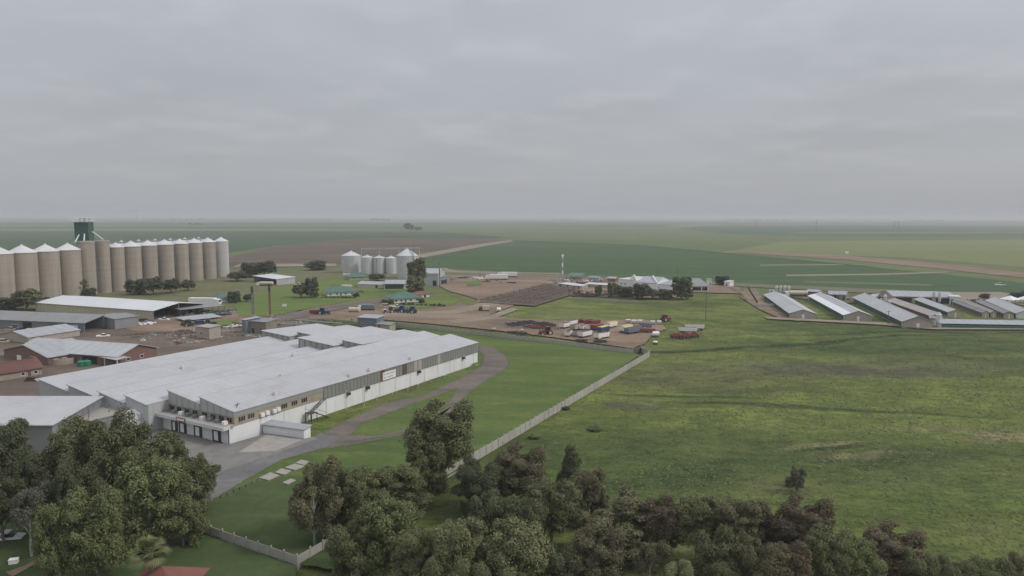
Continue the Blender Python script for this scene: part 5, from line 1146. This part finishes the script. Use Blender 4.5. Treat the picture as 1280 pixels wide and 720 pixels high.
many(proto_plough('red', 'x'), [(663, 410, 30, 'red planter between the dark harrows', 1.2), (673, 411.5, 10, 'red planter left of the red tractor', 1.2), (808, 416, -8, 'red plough frame in front of the blue frame', 1.5), (850, 423, -5, 'red plough frame lying on the grass below the long trailers', 1.6), (862, 421.5, -5, 'orange-red implement right of the plough frame on the grass', 1.4)])
many(proto_plough('blue', 'x'), [(806, 410, 60, 'blue folded implement standing behind the red plough frame', 1.4)])
# white hoppers
def proto_hopper(label):
    t = thing('grain_hopper', label, 'hopper', (0, 0, 0), 0, 'white grain hoppers')
    b = MB(); b.hexa([(-.7, -.6, 1.0), (.7, -.6, 1.0), (.7, .6, 1.0), (-.7, .6, 1.0), (-1.5, -1.3, 2.4), (1.5, -1.3, 2.4), (1.5, 1.3, 2.4), (-1.5, 1.3, 2.4)]); b.box(-1.5, 1.5, -1.3, 1.3, 2.41, 2.9); b.build('bin', MT['white'], t)
    MB().box(-1.3, 1.3, -.5, .5, .6, .99).build('chassis', MT['steel_dark'], t); wheel_parts(t, ((0, -1.2), (0, 1.2)), .5, .3); return t
many(proto_hopper('x'), [(785, 404.5, 0, 'white grain hopper, leftmost of the back five', .72), (792.5, 405.5, 0, 'white grain hopper, second of the back five', .72), (800, 405.5, 0, 'white grain hopper, middle of the back five', .72), (816, 406.5, 0, 'white grain hopper, fourth of the back five', .72), (824, 406.5, 0, 'white grain hopper, rightmost of the back five beside the dark red tractor', .72)])
def tankthing(label, px, py, r_, L, m, deg=0, name='bowser'):
    p = G(px, py); t = thing(name, label, 'tank', (*p, 0), R(deg)); b = MB(); b.tube([(-L/2, 0, r_+.4), (-L/2+.25, 0, r_+.4), (L/2-.25, 0, r_+.4), (L/2, 0, r_+.4)], [r_*.75, r_, r_, r_*.75], 18); b.build('tank', MT[m], t, True)
    MB().box(-L/2+.2, L/2-.2, -.5, .5, .2, .42).build('cradle', MT['steel_dark'], t); wheel_parts(t, ((-L/4, -.8), (-L/4, .8), (L/4, -.8), (L/4, .8)), .35, .2)
tankthing('rounded white tank in grass at the edge of the trailer yard', 819.5, 421.5, .95, 2.6, 'white')
tankthing('small white tank nearest the gate corner', 819, 430.5, .45, 1.6, 'white')
tankthing('cream tank trailer behind the row of tractors', 443, 391, 1.15, 5.5, 'cream', -8)
tankthing('cream drum on the ground by the wall, left in the trailer yard', 652.5, 415.5, .5, 1.2, 'cream')
tankthing('cream round bin beside the track to the pens', 623.5, 390, .9, 2.0, 'white')
tankthing('small cream tank near the corner of the factory wall', 617.5, 414, .5, 1.3, 'cream')
tankthing('small cream drum near the wall by the box trailers', 749.5, 426, .45, 1.1, 'yellow')
many(proto_truck('white', 'white', 'x', 10), [(623, 350.5, 178, 'white box truck, nearer of the two on the far yard', 1.4), (636, 347, 178, 'dusty white box truck behind its brighter neighbour', 1.3), (483, 391.5, 120, 'short white truck between the tank trailer and the red tractor', .55)])
many(proto_truck('white', 'lightblue', 'x', 7), [(460, 388.5, 175, 'pale blue flatbed truck behind the cream tank trailer', .95)])
many(proto_truck('white', 'cream', 'x', 9, tank=True), [(333, 358, 178, 'cream tanker truck in front of the open pale shed', 1.0), (997, 371.5, 178, 'white tank truck beyond the first poultry shed', 1.2)])
many(proto_truck('white', 'white', 'x', 12), [(254, 381.5, -6, 'long white lorry trailer behind the lean-to', 1.2), (433.0, 359, 0, 'white box body on the lawn between the green roofs', .5), (416.5+17, 344.5, 0, 'short white box body at the foot of the wide steel silo', .5)])
b_ = proto_truck('darkred', 'cream', 'x', 4); many(b_, [(607, 389.5, 180, 'small cream and dark red truck on the track to the pens', .9)])
shed('shipping_container', 'yellow container standing in front of the long white lorry', 'container', (247, 381.5), (262, 380.5), (0, 0), 2.7, 2.75, 'my', 'yellow', 'yellow', depth=2.5, over=.02)
many(proto_car('white', 'x', True), [(8, 678, 12, 'white pickup parked on the grass at bottom left under the trees', 1.0), (374, 357, 178, 'white pickup right of the open pale shed', 1.3), (129, 422, 20, 'white pickup near the open end of the workshop', 1.0), (496, 385, 0, 'white pickup by the green roofed house', 1.1), (1250, 357.5, 0, 'white pickup on the far road at right', 1.4), (205, 346+55, 0, 'white pickup parked at the barn wall', 1.0)])
many(proto_car('cream', 'x'), [(483 + 0, 384.5, 10, 'pale yellow car in front of the hedge of the green roofed house', 1.2), (15, 413.5, -5, 'white car, left of the row before the workshop', 1.0), (4, 429, 10, 'pale car parked at the left edge below the workshop', 1.0), (38, 415.5, -5, 'pale low car at the right of the row before the workshop', 1.0)])
many(proto_car('blue', 'x'), [(27, 414.5, 80, 'blue car in the row before the workshop', 1.1), (251, 406.5, 30, 'blue car body in the junk yard between green tractors', 1.3)])
many(proto_car('darkred', 'x'), [(54, 416, 0, 'dark red car before the second workshop doorway', 1.0), (35 + 8, 478, 5, 'dark red car parked by the left corner of the factory roof', 1.0), (167, 402.5, 0, 'dark red car beside the barn wall', 1.1), (181, 403, 10, 'maroon car close to the barn open end', 1.1), (416, 405.5, 90, 'small red vehicle behind the pipe racks', 1.0)])
o = proto_tipper('blue', 'x', 5); many(o, [(240, 635, 20, 'deep blue bin trailer half hidden by the gum tree at the lawn corner', .75)])

# junk yard clutter: individual low heaps, drums, crates
def heap_mesh(seed, m):
    r = random.Random(seed); b = MB()
    for k in range(16):
        x, y, z_ = r.gauss(0, .9), r.gauss(0, .7), r.uniform(0, .6); a = r.uniform(.15, .7); c_ = r.uniform(.1, .4); h = r.uniform(.1, .5)
        b.hexa([(x-a, y-c_, z_-.1), (x+a, y-c_, z_+r.uniform(-.1, .2)), (x+a, y+c_, z_), (x-a, y+c_, z_), (x-a, y-c_, z_+h), (x+a, y-c_*.7, z_+h+r.uniform(-.1, .3)), (x+a*.8, y+c_, z_+h), (x-a, y+c_, z_+h)])
    return b.mesh('scrap', MT[m])
HM = [heap_mesh(i, m) for i, m in enumerate(('rustbrown', 'steel_grey', 'wood_pale', 'concrete_light', 'darkred', 'white', 'steel_dark', 'green_paint', 'galv'))]
def heaps(n, quad, label, group, choices, s0=.8, s1=1.7):
    P = [V2(p) for p in quad]
    for k in range(int(n*.62)):
        u, v = random.random(), random.random(); p = P[0].lerp(P[1], u).lerp(P[3].lerp(P[2], u), v)
        j = random.choice(choices); o = link('scrap_heap', HM[j]); o.location = (p.x, p.y, 0); s_ = random.uniform(s0, s1); o.scale = (s_*1.2, s_, s_*.75); o.rotation_euler.z = random.uniform(0, 6)
        tag(o, label[j] if isinstance(label, dict) else label, 'scrap', group)
tone = ['rusty brown', 'grey metal', 'pale timber', 'pale rubble', 'dark red', 'white', 'blackish', 'green', 'shiny sheet metal']
def lab(s): return {i: tone[i]+' '+s for i in range(9)}
heaps(150, ((160, 420), (300, 408), (330, 422), (200, 434)), lab('scrap heap in the junk yard between the barn and the factory roof'), 'scrap heaps in the junk yard', [0, 0, 1, 2, 2, 3, 6, 8], .5, 1.3)
heaps(26, ((225, 412), (300, 405), (300, 410), (225, 417)), lab('scrap heap near the green tractors in the junk yard'), 'scrap heaps by the green tractors', [0, 1, 4, 5, 7, 6])
heaps(22, ((150, 406), (190, 403), (190, 406), (160, 408)), lab('scrap heap by the wall of the cream barn'), 'scrap heaps by the barn', [1, 4, 5, 6])
heaps(28, ((228, 397), (290, 390), (292, 394), (232, 399)), lab('machine part stored under the lean-to'), 'machine parts under the lean-to', [0, 1, 6, 7, 6], 1.2, 2.2)
heaps(60, ((270, 412), (330, 400), (420, 400), (340, 412)), lab('scrap heap around the chimneys and pipe racks'), 'scrap heaps around the chimneys', [1, 2, 3, 6, 8])
heaps(40, ((680, 358), (770, 352), (768, 349), (690, 351)), lab('clutter on the market ground behind the stalls'), 'market ground clutter', [0, 1, 2, 3, 4, 5, 6], 1.2, 2.6)
heaps(26, ((715, 371), (765, 371), (760, 364), (722, 364)), lab('heap behind the low wall of the market'), 'heaps behind the market wall', [0, 3, 4, 2], 1.2, 2.6)
heaps(30, ((1010, 373), (1110, 380), (1110, 373), (1010, 368)), lab('farm clutter between the poultry sheds and feed silos'), 'clutter by the poultry sheds', [0, 1, 6, 5, 6], 1.2, 2.4)
heaps(14, ((1200, 381), (1245, 381), (1240, 376), (1205, 377)), lab('farm clutter near the white cabin'), 'clutter near the cabin', [0, 4, 6, 1], 1.2, 2.2)
heaps(10, ((555, 352), (600, 349), (600, 346), (555, 347)), lab('roadside clutter right of the mill annexe'), 'clutter by the mill', [7, 1, 5, 6], 1.2, 2.2)
heaps(12, ((0, 432), (30, 440), (20, 450), (0, 448)), lab('clutter in the yard at the left edge'), 'clutter at the left edge', [1, 3, 2, 5], .6, 1.2)
heaps(10, ((282, 566), (330, 570), (320, 576), (282, 576)), lab('small rubble beside the loading dock corner'), 'rubble by the dock', [0, 3, 6], .25, .5)
heaps(14, ((592, 352), (640, 358), (640, 352), (605, 349)), lab('pallet stack on the reddish ground before the white trucks'), 'pallets before the white trucks', [0, 4, 2], 1.0, 1.8)

# ------------------------------------------------------------------ foreground gum trees
FG = [
 (8, 106, 528, 70, 'billow', 'dark', 'dark gum tree at the left edge in front of the warehouse wall'),
 (52, 98, 562, 60, 'tall', 'dark', 'dark narrow gum tree next to the one at the left edge'),
 (98, 101, 528, 78, 'billow_loose', 'olive', 'broad olive gum tree whose crown overlaps the warehouse roof corner'),
 (150, 100, 522, 80, 'billow', 'olive', 'tallest olive gum of the left group, crown below the service deck'),
 (205, 102, 546, 66, 'billow_loose', 'olive', 'wide gum tree covering the left dock doors'),
 (246, 105, 560, 54, 'split', 'olive', 'airy gum tree at the right end of the left group by the road'),
 (186, 92, 578, 84, 'tall_loose', 'green', 'drooping green gum in front of the left group, trunk showing below'),
 (120, 84, 612, 72, 'tall', 'green', 'bright green drooping gum tree left of the palm'),
 (72, 82, 630, 56, 'tall_loose', 'green', 'yellow-green slender gum above the bottom left corner'),
 (38, 90, 605, 60, 'sparse', 'grey', 'thin greyish tree above the white pickup'),
 (2, 94, 585, 62, 'billow', 'dark', 'shady dark tree at the left edge above the white pickup'),
 (98, 93, 575, 60, 'billow', 'dark', 'shaded gum tree in the middle of the left group'),
 (228, 93, 596, 60, 'split_dense', 'olive', 'small olive tree beneath the road end of the left group'),
 (392, 93, 577, 66, 'split', 'brown', 'brownish gum with forked pale trunk at the end of the lawn wall'),
 (420, 97, 583, 58, 'tall', 'olive', 'olive gum right behind the brownish forked gum'),
 (455, 96, 590, 62, 'billow_loose', 'olive', 'olive gum between the forked gum and the tall one'),
 (500, 99, 583, 68, 'billow', 'olive', 'rounded olive gum left of the tallest centre tree'),
 (551, 114, 505, 86, 'billow', 'olive', 'tallest centre gum reaching up beside the gravel track'),
 (533, 109, 560, 55, 'tall_loose', 'olive', 'slimmer gum leaning on the left of the tallest centre gum'),
 (480, 84, 628, 78, 'tall_loose', 'green', 'green gum at bottom centre-left below the rounded olive gum'),
 (440, 82, 655, 60, 'tall', 'olive', 'olive gum right of the forked trunk at the bottom edge'),
 (525, 79, 662, 66, 'billow', 'olive', 'leafy gum at the bottom edge left of the light green pair'),
 (575, 77, 650, 74, 'billow', 'light', 'light green tree, left of the pair at bottom centre'),
 (645, 77, 652, 92, 'billow_loose', 'light', 'light yellow-green tree, right of the pair at bottom centre'),
 (600, 104, 575, 62, 'round', 'dark', 'dark rounded tree right behind the light green pair'),
 (648, 106, 560, 72, 'billow', 'brown', 'brownish wide tree near the end of the diagonal wall'),
 (612, 90, 618, 56, 'tall', 'dark', 'dark tree in the gap above the light green pair'),
 (713, 108, 557, 40, 'cone', 'dark', 'pointed dark conifer-like tree standing out over the meadow edge'),
 (735, 100, 588, 52, 'billow', 'brown', 'brown tree right below the pointed dark tree'),
 (690, 94, 603, 74, 'billow_loose', 'olive', 'olive tree right of centre between brown neighbours'),
 (655, 88, 625, 56, 'tall', 'dark', 'dark tree hugging the left of the olive tree right of centre'),
 (768, 90, 622, 88, 'split_dense', 'brown', 'wide brownish green tree left of the reddish tree'),
 (745, 79, 664, 74, 'billow', 'brown', 'brown tree at the bottom edge with reddish top'),
 (700, 78, 680, 60, 'round', 'dark', 'low dark tree at the bottom edge right of the light pair'),
 (825, 90, 624, 56, 'tall_loose', 'rust', 'reddish tree with pale bare stems showing beneath'),
 (812, 78, 672, 52, 'sparse', 'brown', 'nearly bare thin tree at the bottom edge'),
 (870, 89, 622, 66, 'billow', 'olive', 'olive-brown tree right of the bare stems'),
 (918, 88, 625, 70, 'billow', 'brown', 'brown tree in the middle of the right-hand belt'),
 (962, 89, 628, 62, 'split_dense', 'rust', 'reddish-brown tree left of the widest one in the belt'),
 (1004, 88, 626, 72, 'billow', 'rust', 'widest reddish-brown tree at the edge of the meadow'),
 (895, 78, 668, 66, 'billow', 'olive', 'olive tree at the bottom edge below the brown belt'),
 (945, 77, 674, 58, 'round', 'brown', 'rounded brown tree at the bottom edge'),
 (985, 77, 680, 56, 'billow_loose', 'rust', 'small reddish tree at the bottom edge'),
 (1028, 80, 664, 64, 'billow_loose', 'olive', 'olive green tree at the bottom right of the belt'),
 (1068, 80, 672, 60, 'billow', 'green', 'greener tree left of the last reddish tree'),
 (1113, 83, 660, 78, 'billow', 'rust', 'last broad reddish tree at the right end of the belt'),
 (1150, 79, 690, 50, 'round', 'olive', 'low olive tree beside the last reddish tree'),
 (1195, 78, 700, 52, 'round', 'olive', 'low bushy tree at the bottom edge, left of the corner pair'),
 (1236, 78, 703, 56, 'round', 'green', 'low bushy tree at the bottom edge, inner one of the corner pair'),
 (1274, 78, 699, 52, 'round', 'brown', 'low brown bushy tree in the bottom right corner'),
 (848, 75, 703, 46, 'billow', 'light', 'light yellow-green small tree at the bottom edge under the bare stems'),
 (560, 73, 692, 60, 'round', 'olive', 'low olive tree at the very bottom centre'),
 (620, 73, 700, 60, 'round', 'light', 'low light green tree at the very bottom centre'),
]
for px, Y, pt, w, key, leaf, lb in FG:
    p = D(px, Y, min(740, pt+60)); h = top(px, pt, Y); tree('gum_tree', lb, p, h, w*Y/F*1.05, key, leaf, 'trees in the foreground')
# the lone bush, a clump in place of its shadow, and meadow shrubs
tree('bush', 'lone upright dark bush standing in the open meadow', G(996, 616), 4.3, 2.6, 'tall', 'grey')
tree('shrub', 'small low dark clump standing in for the shadow left of the lone meadow bush', G(987, 608), 1.6, 1.7, 'round', 'dark')  # dark leaf clump added where the bush's shadow falls
for px, py, h, w, lf, lb in ((625, 556, 1.8, 1.3, 'dark', 'small dark conical shrub against the diagonal wall'), (668, 548, .8, 2.6, 'green', 'low green shrub beyond the diagonal wall, nearer the trees'), (743, 538, .8, 3.2, 'green', 'low shrub in the meadow right of the diagonal wall'), (707, 512, .7, 2.0, 'dark', 'low shrub touching the diagonal wall half way up')):
    tree('shrub', lb, G(px, py), h, w, 'cone' if w < 2 else 'round', lf)
# rank growth at the wall foot
# mid-distance trees: (px, base py, top py, width px, key, leaf, label)
MT_ = [
 (8, 388, 372, 34, 'dark', 'left-edge tree at the foot of the silos'), (34, 389, 361, 34, 'olive', 'tallest tree at the foot of the left silos'), (62, 387, 372, 26, 'dark', 'low tree between the left silos and the workshop'),
 (96, 372, 350, 24, 'olive', 'tree in front of the silo next to the green tower'), (112, 372, 360, 16, 'dark', 'small tree left of the intake shed'),
 (170, 369, 349, 24, 'dark', 'dark tree right of the intake shed, first of the row below the silos'), (192, 369, 346, 26, 'dark', 'dark tree, second of the row below the silos'), (214, 367, 348, 24, 'dark', 'dark tree, third of the row below the silos'), (235, 364, 350, 18, 'dark', 'dark tree, last of the row below the silos'),
 (297, 352, 339, 24, 'dark', 'round bush-like tree just right of the pale end silo'), (314, 347, 328, 24, 'dark', 'dark tree, left of the pair above the open pale shed'), (331, 347, 326, 32, 'dark', 'dark tree, right of the pair above the open pale shed'), (394, 338, 326, 27, 'dark', 'dark round tree left of the wide steel silo'),
 (390, 373, 347, 17, 'dark', 'tall dark tree left of the green roofed white house'), (376, 373, 354, 20, 'olive', 'rounder tree beside the tall dark one on the lawn'), (293, 379, 364, 16, 'dark', 'dark bush-like tree right of the small green cottage'), (310, 378, 367, 12, 'dark', 'small tree just left of the grey chimney'),
 (471, 352, 342, 20, 'dark', 'dark low tree right of the small green roofed house'), (452, 349, 343, 12, 'dark', 'small dark tree in front of the small green roofed house'),
 (770, 370, 355, 14, 'grey', 'left of the greyish bushy trees before the white halls'), (765, 372, 353, 12, 'olive', 'thin tree among the bushes before the white halls'), (781, 372, 358, 22, 'dark', 'low dark tree before the left white hall'), (803, 374, 355, 24, 'dark', 'dark tree in front of the tallest white hall'), (815, 374, 362, 18, 'olive', 'low tree under the tallest white hall'), (832, 374, 362, 18, 'brown', 'brownish low tree before the open bay hall'), (748, 371, 357, 9, 'olive', 'thin upright tree behind the market wall'),
 (852.5, 374, 346, 26, 'dark', 'big round dark tree between white halls and solar barn'), (903, 357, 345, 18, 'far', 'dark bush-like tree by the far road'),
 (1230, 374, 367, 12, 'dark', 'dark tree behind the red and white vehicles at right'), (1270, 373, 366, 16, 'far', 'dark tree behind the white pyramid shelters'), (1283, 372, 364, 14, 'far', 'dark tree at the right edge behind the shelters'),
 (1140, 372, 369, 8, 'far', 'small bush on the far side of the open dairy shed'), (489, 381, 374, 8, 'green', 'round garden bush at the corner of the green roofed house'), (481, 379, 374, 8, 'light', 'yellowish garden bush in front of the pale car'),
 (445, 372, 366, 9, 'dark', 'garden bush at the right end of the white green-roofed house'), (527, 380, 373, 8, 'dark', 'garden bush between the green house and red hut'),
]
for px, pb, pt, w, lf, lb in MT_:
    p = G(px, pb); h = max(1.5, top(px, pt, p.y)); tree('broad_tree', lb, p, h, w*p.y/F, random.choice(['mid_round', 'mid_billow']), lf, 'trees among the yards')
p = G(521, 366); tree('tall_gum', 'tall airy gum tree in front of the steel silo and mill', p, top(521, 323, p.y), 23*p.y/F, 'mid_tall', 'olive')
tree('tall_gum', 'lower dense part tree at the foot of the tall airy gum', G(519, 369), top(519, 345, G(519, 369).y), 22*p.y/F, 'mid_round', 'olive')
# garden hedges
for a, c, lb in (((403, 373.5), (448, 374), 'low clipped hedge before the white green-roofed house'), ((500, 382), (560, 384), 'low hedge right of the green house behind the blue tractors')):
    a, c = G(*a), G(*c); n = int((c-a).length/2.2); LL = [((c-a).length*k/n, 0, .5, .9) for k in range(n)]
    o = link('hedge', leaves_mesh('hedge', LL, 5000, .3, 5)); o.material_slots[0].link = 'OBJECT'; o.material_slots[0].material = LM['dark']; o.location = (*a, 0); o.rotation_euler.z = math.atan2((c-a).y, (c-a).x); tag(o, lb, 'hedge')
# distant trees, standing apart on the plain
FT = [(509, 287.5, 279, 9, 'clump of dark trees alone on the plain above the ploughed field'), (514, 287.5, 281, 7, 'lower tree attached to the lone clump on the plain'), (523, 288, 283.5, 9, 'small flat tree right of the lone clump on the plain')]
for px, pb, pt, w, lb in FT:
    p = G(px, pb); tree('plain_tree', lb, p, top(px, pt, p.y), w*p.y/F, 'mid_round', 'far')
def woodland(px0, px1, Y, h, label, seed):
    r = np.random.default_rng(seed); a, c = D(px0, Y), D(px1, Y); n = int((c-a).length/(h*.9)); LL = []
    for k in range(n):
        hh_ = h*r.uniform(.5, 1.0); LL.append(((c-a).length*k/n, r.uniform(-h, h), hh_*.5, hh_*.55))
    o = link('treeline', leaves_mesh('treeline', LL, 60*n, h*.16, seed, .5)); o.material_slots[0].link = 'OBJECT'; o.material_slots[0].material = LM['far']
    o.location = (*a, 0); tag(o, label, 'treeline', None, 'stuff')
woodland(905, 990, 8200, 26, 'distant dark wood on the horizon right of centre', 1)
woodland(1125, 1178, 7600, 22, 'distant wood on the horizon at far right, left piece', 2)
woodland(1195, 1275, 7200, 18, 'distant wood on the horizon at the right edge', 3)
woodland(465, 490, 6500, 24, 'distant wood on the horizon above the lone clump', 4)
woodland(690, 720, 8500, 22, 'faint distant wood on the horizon at centre', 5)
woodland(340, 420, 8000, 18, 'faint distant treeline on the horizon at left', 6)
woodland(218, 262, 6800, 20, 'distant treeline with pale buildings on the left horizon', 7)
woodland(1005, 1110, 9500, 24, 'very faint treeline on the horizon right of the dark wood', 8)
woodland(240, 262, 3300, 12, 'small line of trees in the left fields', 9)
shed('far_barn', 'bright white far off building on the left horizon', 'building', (226, 274.8), (236, 274.9), (0, 0), 12, 18, 'x', 'wall_white', 'roof_bright', depth=60)
shed('far_barn', 'white speck of a building on the horizon behind the green tower', 'building', (85, 274.0), (95, 274.1), (0, 0), 12, 16, 'x', 'wall_white', 'roof_bright', depth=60)
t_ = thing('far_silo_tower', 'pale far off silo tower on the left horizon', 'tower', (*D(177, 7400), 0)); MB().box(-12, 12, -12, 12, 0, 55).build('shaft', MT['wall_white'], t_); MB().box(-8, 8, -8, 8, 55.01, 64).build('head', MT['wall_white'], t_)

# ------------------------------------------------------------------ palm and house at the bottom left
pp = D(188, 80, 700); hp = top(188, 692, 80); pt_ = thing('palm_tree', 'short fan palm with pale dry skirt before the red roof', 'palm', (*pp, 0))
MB().tube([(0, 0, 0), (.1, 0, hp*.5), (0, .1, hp)], [.38, .3, .26], 10).build('trunk', MT['bark'], pt_)
def fronds(n, m, dn, seed, L=2.5):
    r = random.Random(seed); b = MB()
    for k in range(n):
        az = r.uniform(0, 6.28); el = r.uniform(*dn); d = Vector((math.cos(az)*math.cos(el), math.sin(az)*math.cos(el), math.sin(el))); side = Vector((-math.sin(az), math.cos(az), 0)); up = d.cross(side)
        base = Vector((0, 0, hp-.1)); c = base+d*L*.45; b.tube([base, c], .03, 4)
        nb = 15
        for i in range(nb):
            a_ = (i-(nb-1)/2)/(nb-1)*2.5; dd = (d*math.cos(a_)+side*math.sin(a_)); tip = c+dd*L*.62+Vector((0, 0, -.25)); w_ = dd.cross(up).normalized()*.055; mid = c+dd*L*.35
            b.poly([c, mid+w_, tip, mid-w_])
    me = bpy.data.meshes.new('frond'); me.from_pydata(b.v, [], b.f); me.materials.append(m); return link('fronds' if dn[0] > -.5 else 'dry_skirt', me, pt_)
LM['palm'] = leaf_mat('leaf_palm', (.12, .14, .055), (.20, .22, .095)); LM['drypalm'] = leaf_mat('leaf_dry', (.12, .09, .055), (.2, .16, .10))
fronds(30, LM['palm'], (-.35, 1.4), 3); fronds(14, LM['drypalm'], (-1.3, -.5), 4, 1.5)
hN = D(160, 84.5)
shed('red_roof_cottage', 'house with a dull red roof peeking in at the bottom edge under the palm', 'house', D(202, 80, 708)+Vector((-3.4, -3.4)), D(202, 80, 708)+Vector((3.4, -3.4)), (0, 0), 2.2, 4.5, 'hip', 'wall_sand', 'roof_red', depth=6.8, over=.4, feats=[('window', 'B', .2, .35, 1, 2, 'x')])
p = D(18, 88, 712); t_ = thing('meter_box', 'small white roadside box at the bottom left corner', 'box', (*p, 0), .3); MB().box(-.5, .5, -.35, .35, .2, 1.2).build('cabinet', MT['white'], t_); MB().box(-.55, .55, -.4, .4, 1.2, 1.28).build('lid', MT['white'], t_); MB().box(-.4, .4, -.25, .25, 0, .2).build('plinth', MT['concrete'], t_)
field('dirt', (8, 722), (30, 714), (60, 700), (62, 703), (34, 718), (16, 728), name='footpath', jit=.1, step=1)

# ------------------------------------------------------------------ air, light, sky
hz = bpy.data.materials.new('haze_air'); hz.use_nodes = True; n = hz.node_tree; n.nodes.clear()
out = n.nodes.new('ShaderNodeOutputMaterial'); pv = n.nodes.new('ShaderNodeVolumePrincipled'); n.links.new(pv.outputs[0], out.inputs['Volume'])
pv.inputs['Color'].default_value = (.94, .95, .98, 1); pv.inputs['Density'].default_value = .00019; pv.inputs['Anisotropy'].default_value = .1
e = E+60; o = MB().box(-e, e, -360, e, -1.2, 70).build('haze', hz); o['kind'] = 'stuff'


SUN_EL, SUN_AZ = R(42), R(98)   # azimuth clockwise from +Y: sun to the right and behind the camera
w = bpy.data.worlds.new('World'); sc.world = w; w.use_nodes = True; t = NT(w.node_tree)
for nd in list(w.node_tree.nodes): w.node_tree.nodes.remove(nd)
sky = t.n('ShaderNodeTexSky', sky_type='NISHITA', sun_disc=False); sky.sun_elevation = SUN_EL; sky.sun_rotation = SUN_AZ; sky.air_density = 1.5; sky.dust_density = 4
dirn = t.n('ShaderNodeTexCoord').outputs['Generated']; sep = t.n('ShaderNodeSeparateXYZ'); w.node_tree.links.new(dirn, sep.inputs[0]); zc = t.math('MAXIMUM', sep.outputs[2], 0.0)
den = t.math('ADD', zc, .13)
cmb = t.n('ShaderNodeCombineXYZ'); w.node_tree.links.new(t.math('DIVIDE', sep.outputs[0], den), cmb.inputs[0]); w.node_tree.links.new(t.math('DIVIDE', sep.outputs[1], den), cmb.inputs[1])
uv = cmb.outputs[0]
c1 = t.noise(uv, .8, 5, .5, .15); c2 = t.noise(t.scale(uv, 1, 1, 1), 1.7, 5, .5, .15)
base = t.ramp(zc, [(0.0, (3.85, 4.0, 4.25)), (.06, (4.15, 4.31, 4.6)), (.2, (4.55, 4.77, 5.2)), (.35, (5.2, 5.4, 5.9)), (1.0, (9.8, 10.1, 10.6))])
amp = t.ramp(zc, [(0.0, 0.15), (.04, .35), (.12, .8), (.3, 1.0)])
dark = t.mix(t.math('MULTIPLY', t.math('MULTIPLY', t.ramp(c1, [(.36, 0.0), (.66, 1.0)]), amp), .34), base, t.mix(1.0, base, (.62, .615, .60), 'MULTIPLY'))
amp = t.ramp(zc, [(0.0, 0.0), (.03, .3), (.10, .75), (.3, 1.0)])
lite = t.mix(t.math('MULTIPLY', t.math('MULTIPLY', t.ramp(c2, [(.50, 0.0), (.66, 1.0)]), amp), .42), dark, t.mix(1.0, base, (1.22, 1.19, 1.15), 'MULTIPLY'))
fin = t.mix(.10, lite, sky.outputs[0])
bg = t.n('ShaderNodeBackground'); w.node_tree.links.new(fin, bg.inputs['Color']); bg.inputs['Strength'].default_value = .107
wo = t.n('ShaderNodeOutputWorld'); w.node_tree.links.new(bg.outputs[0], wo.inputs['Surface'])
sl = bpy.data.lights.new('sun', 'SUN'); sl.energy = 1.5; sl.angle = R(10); sl.color = (1, .965, .91); so = bpy.data.objects.new('sun', sl); C.objects.link(so)
dvec = Vector((math.sin(SUN_AZ)*math.cos(SUN_EL), math.cos(SUN_AZ)*math.cos(SUN_EL), math.sin(SUN_EL)))
so.rotation_euler = dvec.to_track_quat('Z', 'Y').to_euler(); so.location = (200, -200, 300)
sc.view_settings.view_transform = 'Standard'; sc.view_settings.look = 'None'; sc.view_settings.exposure = 0; sc.view_settings.gamma = 1
sc.render.engine = 'CYCLES'; sc.cycles.max_bounces = 4; sc.cycles.diffuse_bounces = 2; sc.cycles.volume_bounces = 0
